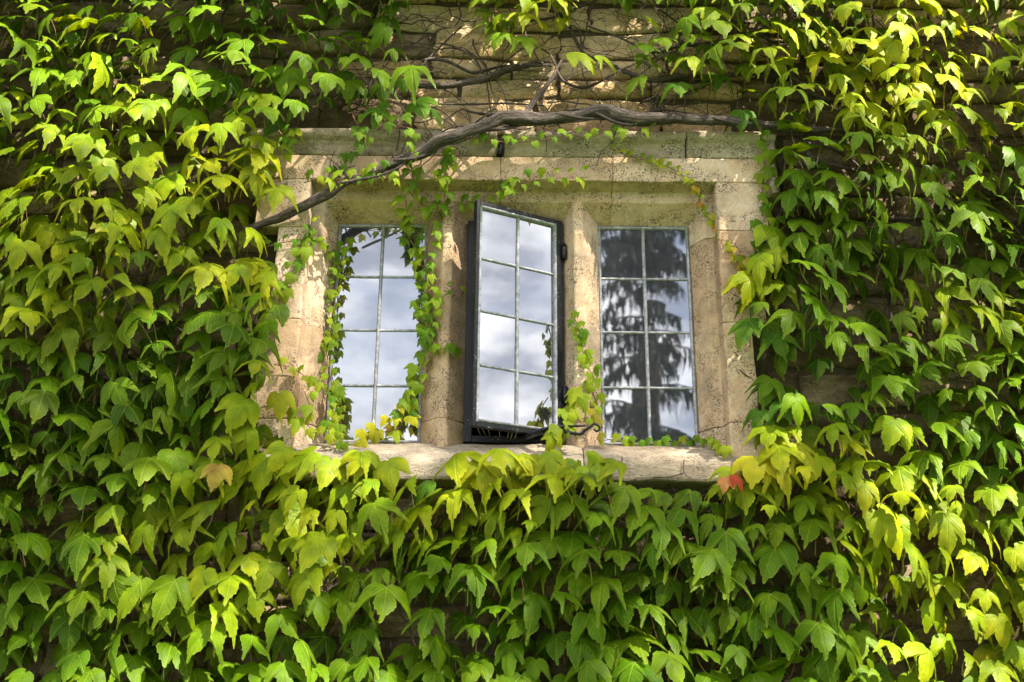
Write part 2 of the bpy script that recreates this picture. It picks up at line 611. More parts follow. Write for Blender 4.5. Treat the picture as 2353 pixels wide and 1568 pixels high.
def loft(name, A, B, n, material, bevel=0.005, jit=0.0016, seed=0, smooth=False):
    """solid between polygons A and B (lists of 3-D points), n slices, slightly uneven"""
    b = MB()
    k = len(A)
    vs = []
    for i in range(n + 1):
        t = i / n
        for a_, b_ in zip(A, B):
            p = Vector(a_).lerp(Vector(b_), t)
            q = p * 7 + Vector((seed * 3.1, 0, 0))
            d = Vector((mnoise.noise(q), mnoise.noise(q + Vector((9, 3, 1))), mnoise.noise(q + Vector((2, 8, 5)))))
            q2 = p * 31
            d += 0.6 * Vector((mnoise.noise(q2), mnoise.noise(q2 + Vector((9, 3, 1))), mnoise.noise(q2 + Vector((2, 8, 5)))))
            vs.append(p + d * jit * 2)
    fs = [tuple(range(k - 1, -1, -1)), tuple(n * k + q for q in range(k))]
    for i in range(n):
        for q in range(k):
            q2 = (q + 1) % k
            fs.append((i * k + q, i * k + q2, (i + 1) * k + q2, (i + 1) * k + q))
    b.add(vs, fs)
    o = b.obj(name, material, house, None, bevel)
    bmx = bmesh.new()
    bmx.from_mesh(o.data)
    bmesh.ops.recalc_face_normals(bmx, faces=bmx.faces)
    bmx.to_mesh(o.data)
    bmx.free()
    return o


# head: profile in (y, z)
HEADP = [(0.03, 3.436), (0.004, 3.440), (-0.10, 3.513), (-0.103, 3.558), (-0.190, 3.571), (-0.192, 3.681), (0.12, 3.681), (0.12, 3.436)]
for i, (a, b_) in enumerate(((-1.10, -0.0512), (-0.050, 0.43), (0.4312, 1.083))):
    loft('lintel', [(a, y, z) for y, z in HEADP], [(b_, y, z) for y, z in HEADP], 18, M_ASHLAR, .004, .0018, i)
# hood mould above, in three blocks
HOODP = [(-0.186, 3.6835), (-0.193, 3.700), (-0.199, 3.725), (-0.207, 3.742), (-0.226, 3.756), (-0.233, 3.768), (-0.231, 3.786), (-0.214, 3.800), (-0.09, 3.815), (-0.09, 3.6835)]
for i, (a, b_) in enumerate(((-1.13, -0.066), (-0.040, 0.745), (0.752, 1.135))):
    loft('hood_mould', [(a, y, z) for y, z in HOODP], [(b_, y, z) for y, z in HOODP], 20, M_HOOD, .009, .0028, i + 5)
for sx in (-1, 1):
    a, b_ = sorted((sx * 1.085, sx * 1.133))
    pr = [(a, -0.10), (a, -0.212), (a + .014, -0.228), (b_ - .014, -0.228), (b_, -0.212), (b_, -0.10)]
    loft('hood_stop', [(x, y, 3.50) for x, y in pr], [(x, y, 3.7835) for x, y in pr], 6, M_HOOD, .006, .0025, 9 + sx)
# jambs
for sx, gx, fx, ox in ((-1, -0.762, -0.812, -0.862), (1, 0.774, 0.832, 0.868)):
    zs = [2.345, 2.515, 2.935, 3.345, 3.5685]
    wd = [1.05, 0.985, 1.045, 1.084] if sx > 0 else [1.0, 1.04, 0.985, 1.084]
    for i in range(4):
        za, zb = zs[i] + .0005, zs[i + 1] - .0005
        top = 3.54 if i == 3 else zb
        pr = [(gx, 0.03), (gx + sx * .004, 0.0), (fx, -0.098), (fx + sx * .022, -0.100), (ox - sx * .004, -0.112), (ox, -0.182), (ox + sx * .006, -0.188), (sx * wd[i], -0.187), (sx * wd[i], 0.12), (gx, 0.12)]
        A = [(x, y, za) for x, y in pr]
        B = [(x, y, top if (y > -0.15 and abs(x) < abs(ox)) else zb) for x, y in pr]
        loft('jamb_stone', A, B, 8, M_ASHLAR, .004, .0020, 20 + i + sx)
# mullions
for ml, mr, gl, gr_, sd in ((-0.297, -0.254, -0.372, -0.192, 31), (0.264, 0.309, 0.220, 0.379, 36)):
    for za, zb in ((2.42, 2.5455), (2.5465, 3.53)):
        pr = [(gl, 0.03), (gl, -0.006), (ml, -0.094), (ml + .006, -0.0985), (mr - .006, -0.0985), (mr, -0.094), (gr_, -0.006), (gr_, 0.03)]
        e = 0.004 if za < 2.5 else 0
        pr = [(x, y - (e if y < -.05 else 0)) for x, y in pr]
        loft('mullion', [(x, y, za) for x, y in pr], [(x, y, zb) for x, y in pr], 16, M_ASHLAR, .005, .0018, sd)
# sill
SILLP = [(0.10, 2.466), (0.0, 2.461), (-0.08, 2.440), (-0.150, 2.405), (-0.196, 2.372), (-0.215, 2.345), (-0.217, 2.275), (-0.10, 2.262), (0.10, 2.262)]
for i, (a, b_) in enumerate(((-1.05, 0.287), (0.2885, 0.932))):
    loft('sill', [(a, y, z) for y, z in SILLP], [(b_, y, z) for y, z in SILLP], 24, M_SILL, .012, .0035, 41 + i)
loft('sill', [(0.934, y, z) for y, z in SILLP], [(1.06, y, z) for y, z in SILLP], 4, M_SILL, .012, .0035, 44)


def lead_bar(bm_, p, q, half, depth, axis):
    """half round came between p and q (x,z) at local y=0, proud to -depth"""
    (xa, za), (xb, zb) = p, q
    prof = [(-half, 0.002), (-half, -depth * .45), (-half * .45, -depth), (half * .45, -depth), (half, -depth * .45), (half, 0.002)]
    A, B = [], []
    for s_, y in prof:
        if axis == 'v':
            A.append((xa + s_, y, za))
            B.append((xb + s_, y, zb))
        else:
            A.append((xa, y, za + s_))
            B.append((xb, y, zb + s_))
    n = 7
    vs = []
    for i in range(n + 1):
        t = i / n
        for a_, b_ in zip(A, B):
            pp = Vector(a_).lerp(Vector(b_), t)
            qv = pp * 23 + Vector((xa * 5, 0, 0))
            vs.append(pp + Vector((mnoise.noise(qv), 0, mnoise.noise(qv + Vector((4, 4, 4))))) * 0.0007)
    k = len(prof)
    fs = [tuple(range(k - 1, -1, -1)), tuple(n * k + q_ for q_ in range(k))]
    for i in range(n):
        for q_ in range(k - 1):
            fs.append((i * k + q_, (i + 1) * k + q_, (i + 1) * k + q_ + 1, i * k + q_ + 1))
    bm_.add(vs, fs, None, True)


def glazing(root, x0, x1, z0, z1, seed, xm=None):
    """panes and bars as children of root, in root's own coordinates (glass at y=0)"""
    rr = random.Random(seed)
    xm = (x0 + x1) / 2 if xm is None else xm
    zz = [z0 + (z1 - z0) * k / 4 for k in range(5)]
    for c, (a, b_) in enumerate(((x0, xm), (xm, x1))):
        for k in range(4):
            p = MB()
            n = 5
            vs = []
            for j in range(n):
                for i in range(n):
                    u, v = i / (n - 1), j / (n - 1)
                    vs.append((0.0 + (u - .5) * (b_ - a - .002), 0.00012 * math.sin(u * 3.1 * rr.uniform(.98, 1.02)) * math.sin(v * 3.1), (v - .5) * (zz[k + 1] - zz[k] - .002)))
            fs = [(j * n + i, j * n + i + 1, (j + 1) * n + i + 1, (j + 1) * n + i) for j in range(n - 1) for i in range(n - 1)]
            p.add(vs, fs, None, True)
            o = p.obj('pane', M_GLASS, root)
            o.location = ((a + b_) / 2, 0.0, (zz[k] + zz[k + 1]) / 2)
            o.rotation_euler = (R(rr.uniform(-.5, .5)), 0, R(rr.uniform(-.55, .55)))
    bv = MB()
    lead_bar(bv, (xm, z0), (xm, z1), .0072, .010, 'v')
    bv.obj('glazing_bar', M_LEAD, root)
    for k in (1, 2, 3):
        for a, b_ in ((x0, xm - .006), (xm + .006, x1)):
            bh = MB()
            lead_bar(bh, (a, zz[k]), (b_, zz[k]), .0055, .007, 'h')
            bh.obj('glazing_bar', M_LEAD, root)


# fixed lights
for nm, (x0, x1), sd, lab in (('l', GL, 3, 'fixed left hand leaded light edged with small ivy'), ('r', GR, 4, 'fixed right hand leaded light reflecting dark conifers')):
    f = MB()
    lead_bar(f, (x0 + .004, ZB), (x0 + .004, ZT), .007, .012, 'v')
    lead_bar(f, (x1 - .004, ZB), (x1 - .004, ZT), .007, .012, 'v')
    lead_bar(f, (x0, ZT - .005), (x1, ZT - .005), .007, .011, 'h')
    lead_bar(f, (x0, ZB + .006), (x1, ZB + .006), .007, .011, 'h')
    lw = f.obj('leaded_window', M_LEAD, house)
    lw['label'] = lab
    glazing(lw, x0 + .002, x1 - .002, ZB + .001, ZT - .001, sd)

# iron frame of the middle light
fr = MB()
FX0, FX1 = -0.193, 0.222
FB, FTp = 2.459, 3.447
for a, b_ in (((FX0, -.042, FB), (FX0 + .036, .0, FTp)), ((FX1 - .020, -.042, FB), (FX1, .0, FTp)), ((FX0 + .036, -.040, FB), (FX1 - .020, .0, FB + .028)), ((FX0 + .036, -.040, FTp - .026), (FX1 - .020, .0, FTp))):
    fr.box(a, b_)
fo = fr.obj('casement_frame', M_IRON, house, None, .003)
fo['label'] = 'black iron frame of the middle light'

# open casement: origin on the hinge line, local -x towards the free edge
cw, cz0, cz1 = 0.415, 2.477, 3.447
c = MB()
for a, b_ in (((-.024, -.016, cz0), (0, .014, cz1)), ((-cw, -.016, cz0), (-cw + .016, .014, cz1)), ((-cw + .016, -.015, cz0), (-.024, .013, cz0 + .022)), ((-cw + .016, -.015, cz1 - .020), (-.024, .013, cz1))):
    c.box(a, b_)
cas = c.obj('casement', M_IRON, house, None, .003)
cas['label'] = 'middle casement with a black iron frame standing open'
cas.location = (0.207, -0.034, 0)
cas.rotation_euler = (0, 0, R(29.4))
glazing(cas, -cw + .022, -.028, cz0 + .026, cz1 - .024, 8)
e = MB()
lead_bar(e, (-cw + .021, cz0 + .02), (-cw + .021, cz1 - .02), .007, .019, 'v')
lead_bar(e, (-.029, cz0 + .02), (-.029, cz1 - .02), .007, .019, 'v')
lead_bar(e, (-cw + .02, cz0 + .027), (-.026, cz0 + .027), .007, .019, 'h')
lead_bar(e, (-cw + .02, cz1 - .025), (-.026, cz1 - .025), .007, .019, 'h')
e.obj('edge_came', M_LEAD, cas)
for hz in (2.66, 3.30):
    hb = MB()
    hb.tube([(0.008, -.024, hz - .035), (0.008, -.024, hz - .012), (0.008, -.024, hz + .010), (0.008, -.024, hz + .035)], [.0115, .0125, .0125, .0105], 10)
    hb.obj('hinge', M_IRON, cas)

# iron stay below the casement
st = MB()
yv = -0.215
P1 = [at(1203, 1006, -.10), at(1225, 997, -.17), at(1252, 986, yv), at(1290, 981, yv), at(1345, 978.5, yv)]
st.tube([Vector(p) for p in smooth_path(P1, 5)], [.0085] * 10 + [.0075] * 6 + [.005] * 5, 7)
P2 = [at(1205, 1009, -.10), at(1232, 998, -.17), at(1262, 991, yv), at(1300, 993, yv), at(1333, 998, yv - .01), at(1343, 990, yv - .015), at(1354, 983, yv - .02), at(1366, 975, yv - .02), at(1376, 979, yv - .02), at(1377, 988, yv - .02), at(1370, 991, yv - .02), at(1365, 986, yv - .02)]
sp = smooth_path(P2, 5)
st.tube([Vector(p) for p in sp], [.008 - .004 * i / len(sp) for i in range(len(sp))], 7)
so = st.obj('window_stay', M_IRON, house)
so['label'] = 'curved wrought iron stay ending in a curl'
# dark bar standing in for the shadowed open joint of the hood mould
cr = MB()
cr.box((-0.062, -0.212, 3.686), (-0.046, -0.18, 3.745))
cr.obj('joint_slot', M_IRON, house)

# dry stalks standing just inside the open light
ds = empty('dried_stalks', 'dry straw coloured stalks standing behind the open casement sill', 'dried flowers', (0, 0.03, 2.47))
for i, (u0, v0, u1, v1) in enumerate(((1112, 1018, 1100, 992), (1124, 1018, 1112, 995), (1129, 1018, 1124, 999), (1147, 1019, 1147, 1001), (1163, 1019, 1166, 1003), (1170, 1019, 1174, 1004), (1177, 1019, 1183, 1004))):
    sk = MB()
    a, b_ = at(u0, v0, .015) - ds.location, at(u1, v1, -.02 - .01 * i % 3) - ds.location
    b_ = b_ + (b_ - a) * 1.2
    sk.tube([a, (a + b_) / 2 + Vector((.002, 0, 0)), b_], [.0017, .0015, .001], 5)
    sk.obj('stalk', M_STRAW, ds)


# ------------------------------------------------------------------ ivy leaves
def leaf_mesh(nm, kind, seed):
    rr = random.Random(seed * 7 + 1)
    if kind == 'mature':
        half = [(0.06, -0.09), (0.21, -0.16), (0.37, -0.12), (0.51, 0.0), (0.60, 0.18), (0.66, 0.36), (0.72, 0.52), (0.87, 0.81), (0.61, 0.585), (0.43, 0.46), (0.235, 0.36), (0.275, 0.50), (0.26, 0.68), (0.175, 0.83), (0.07, 0.97)]
        tip = (0, 1.19)
    elif kind == 'broad':
        half = [(0.07, -0.10), (0.25, -0.18), (0.44, -0.12), (0.58, 0.05), (0.64, 0.28), (0.64, 0.46), (0.655, 0.72), (0.53, 0.65), (0.41, 0.60), (0.31, 0.55), (0.325, 0.70), (0.26, 0.88), (0.10, 1.08)]
        tip = (0, 1.24)
    else:
        half = [(0.08, -0.07), (0.22, -0.13), (0.36, -0.06), (0.46, 0.10), (0.51, 0.28), (0.62, 0.56), (0.45, 0.49), (0.30, 0.47), (0.285, 0.64), (0.20, 0.82), (0.08, 0.97)]
        tip = (0, 1.13)
    k1, k2 = rr.uniform(.86, 1.1), rr.uniform(.92, 1.08)
    sl, sr = rr.uniform(.88, 1.1), rr.uniform(.88, 1.1)
    rt = [(x * k1 * sr, y * k2) for x, y in half]
    lf = [(-x * k1 * sl, y * k2) for x, y in half]
    loop = [(0, 0.0)] + rt + [(tip[0] + rr.uniform(-.05, .05), tip[1] * k2)] + lf[::-1]
    # teeth on the margin
    out = []
    n = len(loop)
    for i in range(n):
        a, b_ = loop[i], loop[(i + 1) % n]
        out.append(a)
        if i in (0, n - 1):
            continue
        dx, dy = b_[0] - a[0], b_[1] - a[1]
        l_ = math.hypot(dx, dy)
        if l_ < .11:
            continue
        nx_, ny_ = dy / l_, -dx / l_
        q = .030 * rr.uniform(.4, 1.5)
        # the tooth points towards the lobe's tip
        f_ = .68 if b_[1] > a[1] else .32
        out.append((a[0] + dx * f_ + nx_ * q, a[1] + dy * f_ + ny_ * q))
    A, B, Dd, E_ = rr.uniform(.02, .30), rr.uniform(.15, .55), rr.uniform(.0, .12), rr.uniform(-.18, .18)
    T2 = rr.uniform(.5, 1.7)
    ph = rr.uniform(0, 6)

    def z_(x, y):
        X = abs(x)
        z = -A * x * x - B * max(0, y - .05) ** 2 - Dd * X * (.6 + .4 * max(0, y))
        z -= T2 * max(0, X - .38) ** 2 + .35 * max(0, y - .75) ** 2
        z -= .11 * abs(X * .72 - y * .66) * min(1, X / .25) * (1 if X > .12 else 0.5)
        z += E_ * x * y + .03 * math.sin(6 * x + ph) * math.sin(5 * y + ph * 2) + .018 * math.sin(13 * x + ph * 3) * math.sin(11 * y)
        if y < 0:
            z -= .5 * y * y
        return z

    cen = (0, .17)
    rings = (.36, .7, 1.0)
    vs, uv = [(cen[0], cen[1], z_(*cen) + .015)], [cen]
    for t in rings:
        for p in out:
            x, y = cen[0] + (p[0] - cen[0]) * t, cen[1] + (p[1] - cen[1]) * t
            vs.append((x, y, z_(x, y) + (rr.uniform(-.012, .012) if t == 1 else 0)))
            uv.append((x, y))
    k = len(out)
    fs = []
    for i in range(k):
        i2 = (i + 1) % k
        fs.append((0, 1 + i, 1 + i2))
        for q in range(len(rings) - 1):
            fs.append((1 + q * k + i, 1 + (q + 1) * k + i, 1 + (q + 1) * k + i2, 1 + q * k + i2))
    b = MB()
    b.add(vs, fs, [(x * .5 + .5, y * .5 + .3) for x, y in uv], True)
    # stalk running back to the stem
    s_ = rr.uniform(-.25, .25)
    ln = rr.uniform(.8, 1.15) if kind != 'young' else .55
    b.tube([(0, .015, .0), (s_ * .3, .02, -.22 * ln), (s_ * .8, .20, -.6 * ln), (s_, .48, -.95 * ln)], [.016, .014, .015, .02], 4, 0, 0, 1, 1)
    me = b.mesh(nm, [M_LEAF, M_GREENSTEM if seed % 3 else M_REDSTEM])
    rim = me.attributes.new('rim', 'FLOAT', 'POINT')
    rim.data.foreach_set('value', [1.0 if 2 * k + 1 <= i < 3 * k + 1 else 0.0 for i in range(len(me.vertices))])
    # make sure the upper face is the front face
    if sum(p.normal.z * p.area for p in me.polygons if p.material_index == 0) < 0:
        me.flip_normals()
    return me


MATURE = [leaf_mesh('leaf', 'mature', s) for s in range(12)] + [leaf_mesh('leaf', 'broad', s + 20) for s in range(5)]
YOUNG = [leaf_mesh('leaf', 'young', s + 50) for s in range(8)]


def leaf_matrix(P, yaw, elev, roll, size):
    """yaw: turn about the vertical (0 faces straight out of the wall), elev: upward tilt of the face, roll: swing of the tip; degrees"""
    yw, el, ro = R(yaw), R(elev), R(roll)
    n_ = Vector((math.sin(yw) * math.cos(el), -math.cos(yw) * math.cos(el), math.sin(el)))
    t0 = Vector((math.sin(yw) * math.sin(el), -math.cos(yw) * math.sin(el), -math.cos(el)))
    s0 = t0.cross(n_)
    t_ = t0 * math.cos(ro) + s0 * math.sin(ro)
    s_ = t_.cross(n_)
    k = size / 1.50
    mm = Matrix((s_ * k, t_ * k, n_ * k)).transposed().to_4x4()
    mm.translation = P
    return mm


def gs(u, v, g):
    cx, cy, rx, ry, a = g
    return a * math.exp(-((u - cx) / rx) ** 2 - ((v - cy) / ry) ** 2)


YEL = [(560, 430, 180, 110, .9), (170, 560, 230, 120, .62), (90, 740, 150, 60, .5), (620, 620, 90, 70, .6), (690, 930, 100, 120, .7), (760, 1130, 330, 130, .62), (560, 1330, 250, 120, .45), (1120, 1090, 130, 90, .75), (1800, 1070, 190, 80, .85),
       (2120, 180, 280, 170, .85), (1240, 60, 200, 80, .65), (2250, 1420, 200, 160, .7), (1350, 1090, 160, 70, .5), (2050, 1200, 220, 100, .5), (2200, 730, 130, 70, .4), (1760, 100, 200, 60, .3), (1730, 640, 70, 90, .6), (180, 250, 300, 200, .25)]  # leaf yellowing; upper left and right-hand patches also paint in sun glow
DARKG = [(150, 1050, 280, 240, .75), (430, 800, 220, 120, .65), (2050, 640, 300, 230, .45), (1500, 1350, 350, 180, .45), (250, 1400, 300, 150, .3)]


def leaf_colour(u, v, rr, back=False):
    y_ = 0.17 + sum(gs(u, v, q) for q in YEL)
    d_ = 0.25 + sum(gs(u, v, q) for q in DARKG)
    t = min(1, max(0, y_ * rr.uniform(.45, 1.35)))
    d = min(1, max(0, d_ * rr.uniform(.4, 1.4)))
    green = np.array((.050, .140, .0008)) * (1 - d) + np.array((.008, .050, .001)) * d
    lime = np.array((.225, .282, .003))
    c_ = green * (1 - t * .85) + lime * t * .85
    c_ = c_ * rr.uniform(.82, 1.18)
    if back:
        c_ = c_ * np.array((.45, .58, .6))  # shade beneath the front leaves put into the back layer's colour
    return (float(c_[0]), float(c_[1]), float(c_[2]), float(min(.95, t * rr.uniform(.5, 1.1) * (1.0 if t > .3 else .5))))


HOLE = [(890, 60), (905, 120), (845, 140), (850, 180), (930, 190), (960, 205), (880, 222), (820, 232), (720, 250), (690, 300), (640, 335), (600, 350), (640, 375), (600, 415), (580, 470), (560, 520), (590, 560), (620, 610), (640, 680), (640, 740), (600, 790),
        (620, 840), (610, 890), (585, 965), (660, 1040), (740, 1065), (850, 1070), (900, 1115), (960, 1150), (1020, 1130), (1050, 1070), (1120, 1060), (1200, 1068), (1280, 1080), (1350, 1075), (1400, 1090), (1450, 1135), (1560, 1155), (1640, 1135), (1690, 1090),
        (1735, 1030), (1775, 960), (1750, 900), (1785, 850), (1760, 760), (1700, 735), (1725, 640), (1765, 560), (1780, 440), (1810, 330), (1770, 260), (1715, 205), (1640, 185), (1560, 140), (1470, 160), (1480, 95), (1600, 60), (1640, 25), (1560, 5), (1450, 20), (1400, -40), (1280, -60), (1000, -40), (930, 0)]
GAPS = [(300, 180, 60, 34), (450, 145, 95, 42), (135, 250, 60, 30), (265, 372, 60, 28), (480, 630, 95, 40), (400, 352, 45, 36), (60, 330, 50, 30), (500, 300, 50, 50), (820, 1455, 165, 60), (990, 1405, 95, 55), (140, 1330, 75, 36), (50, 1500, 80, 60), (360, 1275, 60, 45),
        (1900, 880, 110, 50), (1830, 820, 60, 40), (2240, 790, 60, 36), (1950, 700, 50, 28), (2100, 950, 85, 28), (1880, 320, 80, 50), (1640, 1475, 55, 36), (2310, 25, 60, 45), (2130, 20, 70, 30), (1850, 1250, 60, 42), (2010, 1385, 50, 40), (2050, 480, 60, 25), (1980, 410, 60, 40),
        (2250, 260, 40, 40), (1560, 1175, 90, 22), (480, 1160, 40, 30), (300, 640, 50, 25), (1750, 1340, 50, 40), (700, 140, 50, 40), (640, 230, 60, 30), (180, 1180, 40, 40), (2280, 1100, 60, 30), (60, 850, 40, 24), (260, 890, 40, 24)]


def in_poly(u, v, poly):
    c_ = False
    j = len(poly) - 1
    for i in range(len(poly)):
        xi, yi = poly[i]
        xj, yj = poly[j]
        if (yi > v) != (yj > v) and u < (xj - xi) * (v - yi) / (yj - yi) + xi:
            c_ = not c_
        j = i
    return c_


def density(u, v):
    if in_poly(u, v, HOLE):
        if gs(u, v, (1200, 20, 120, 75, 1)) > .45:
            return .9
        return 0.0
    d = 1.0
    for cx, cy, rx, ry in GAPS:
        q = ((u - cx) / rx) ** 2 + ((v - cy) / ry) ** 2
        if q < 1.25:
            d = min(d, .04 if q < 1 else .5)
    if u > 1800 and v < 420:
        d *= .95
    if u < 620 and v < 420:
        d *= .97
    return d


IVY = {
    'a': ('dark green ivy spilling over the upper left of the wall', lambda u, v: u < 640 and v < 400),
    'b': ('yellowing ivy covering the wall left of the window', lambda u, v: u < 760 and 400 <= v < 900),
    'c': ('deep green shaded ivy low on the left of the wall', lambda u, v: u < 520 and v >= 900),
    'd': ('lime green ivy hanging below the left hand light and its sill', lambda u, v: 520 <= u < 1060 and v >= 900),
    'e': ('mid green ivy hanging below the open casement and right hand light', lambda u, v: 1060 <= u < 1640 and v >= 900),
    'f': ('sunlit yellow green ivy in the lower right corner of the wall', lambda u, v: u >= 1640 and v >= 940),
    'g': ('green ivy with darker leaves right of the window', lambda u, v: u >= 1500 and 400 <= v < 940),
    'j': ('sunlit ivy filling the top right corner with pale yellow leaves', lambda u, v: u >= 1950 and v < 400),
    'h': ('ivy above the right end of the hood mould beside the bare stone', lambda u, v: u >= 1450 and v < 400),
    'i': ('ivy sprigs hanging over the bare stone above the window', lambda u, v: True),
}
ivy_root, ivy_n, ivy_stuff = {}, {}, {}
for k, (lab, fn) in IVY.items():
    ivy_root[k] = empty('ivy', lab, 'ivy', (0, 0, 0), 'ivy covering the house wall')
    ivy_n[k] = 0
    ivy_stuff[k] = MB()
BASES = {'a': (-1.7, 3.9), 'b': (-1.5, 3.0), 'c': (-1.55, 2.0), 'd': (-.6, 1.9), 'e': (.35, 1.95), 'f': (1.45, 2.0), 'g': (1.5, 3.1), 'h': (1.1, 4.1), 'j': (1.9, 4.1), 'i': (0, 4.4)}
for k, (bx_, bz_) in BASES.items():
    ivy_root[k].location = (bx_, -0.13, bz_)


def region(u, v):
    for k, (lab, fn) in IVY.items():
        if fn(u, v):
            return k


def stuff_leaf(mb, tints, me, mw, col):
    vs = [tuple(mw @ p.co) for p in me.vertices]
    n0 = len(mb.v)
    uvd = me.uv_layers[0].data
    uvs = [(0, 0)] * len(vs)
    for lp in me.loops:
        uvs[lp.vertex_index] = tuple(uvd[lp.index].uv)
    mb.add(vs, [tuple(p.vertices) for p in me.polygons if p.material_index == 0], uvs, True)
    tints.extend([col] * len(vs))


def place_leaf(root, me, mw, col, lab=None):
    o = link('leaf', me, root)
    o.matrix_local = Matrix.Translation(-root.location) @ mw
    o.color = col
    if lab:
        o['label'] = lab
    return o


lrng = random.Random(21)
tints = {k: [] for k in IVY}
cells = {}


def dart(rmin, tries, layer):
    """Poisson-disc points over the wall, thinned by the ivy's own cover"""
    pts = []
    cs = rmin / 1.4143
    grid = {}
    for _ in range(tries):
        x, z = lrng.uniform(-3.5, 3.5), lrng.uniform(.75, 5.35)
        u, v = px((x, -.25, z))
        if not (-640 < u < W0 + 640 and -420 < v < H0 + 330):
            continue
        i, j = int(x // cs), int(z // cs)
        ok = True
        for a in range(i - 2, i + 3):
            for b_ in range(j - 2, j + 3):
                q = grid.get((a, b_))
                if q and (q[0] - x) ** 2 + (q[1] - z) ** 2 < rmin * rmin:
                    ok = False
                    break
            if not ok:
                break
        if not ok:
            continue
        if lrng.random() > density(u, v):
            grid[(i, j)] = (x, z) if lrng.random() < .0 else grid.get((i, j))
            continue
        grid[(i, j)] = (x, z)
        pts.append((x, z, u, v))
    return pts


# how the sprays lean: neighbours share a direction, as leaves of one shoot do
def lean(x, z, s):
    return mnoise.noise(Vector((x * 1.7 + s, z * 1.7, s * 2.3)))


jobs = []
for layer, rmin in (('front', .079), ('back', .084)):
    for x, z, u, v in dart(rmin, 46000, layer):
        jobs.append((layer, x, z, u, v))
lrng.shuffle(jobs)
jobs.sort(key=lambda q: not (-60 < q[3] < W0 + 60 and -110 < q[4] < H0 + 30))
for layer, x, z, u, v in jobs:
    back = layer == 'back'
    rise = 1.0 + .10 * (v - 500) / 1000
    size = lrng.gauss(.148 if not back else .130, .029) * rise
    size = min(.225, max(.07, size))
    y = (-.345 + lrng.uniform(-.075, .07)) if not back else (-.22 + lrng.uniform(-.045, .03))
    # keep close to the margin of the bare stone a little smaller and flatter
    yaw = lean(x, z, 3) * 60 + lrng.gauss(0, 24) + 6
    elev = 45 + lean(x, z, 8) * 24 + lrng.gauss(0, 12)
    roll = lean(x, z, 14) * 40 + lrng.gauss(0, 18)
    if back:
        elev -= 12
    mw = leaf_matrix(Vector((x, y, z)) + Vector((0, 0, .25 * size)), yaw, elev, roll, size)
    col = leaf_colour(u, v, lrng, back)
    me = MATURE[lrng.randrange(len(MATURE))]
    if size < .095:
        me = YOUNG[lrng.randrange(len(YOUNG))]
        col = (col[0] * 1.3 + .03, col[1] * 1.15 + .03, col[2], col[3])
    k = region(u, v)
    vis = -60 < u < W0 + 60 and -110 < v < H0 + 30
    if vis and ivy_n[k] < 296:
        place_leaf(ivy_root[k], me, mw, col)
        ivy_n[k] += 1
    else:
        rt = ivy_root[k]
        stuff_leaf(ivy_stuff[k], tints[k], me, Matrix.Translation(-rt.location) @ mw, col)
print('ivy leaves', ivy_n, sum(ivy_n.values()))
for k, mb in ivy_stuff.items():
    if not mb.v:
        continue
    me = mb.mesh('foliage', M_LEAFJ)
    at_ = me.color_attributes.new('tint', 'FLOAT_COLOR', 'POINT')
    at_.data.foreach_set('color', np.array(tints[k], dtype=np.float32).ravel())
    o = link('foliage', me, ivy_root[k])
    o['kind'] = 'stuff'

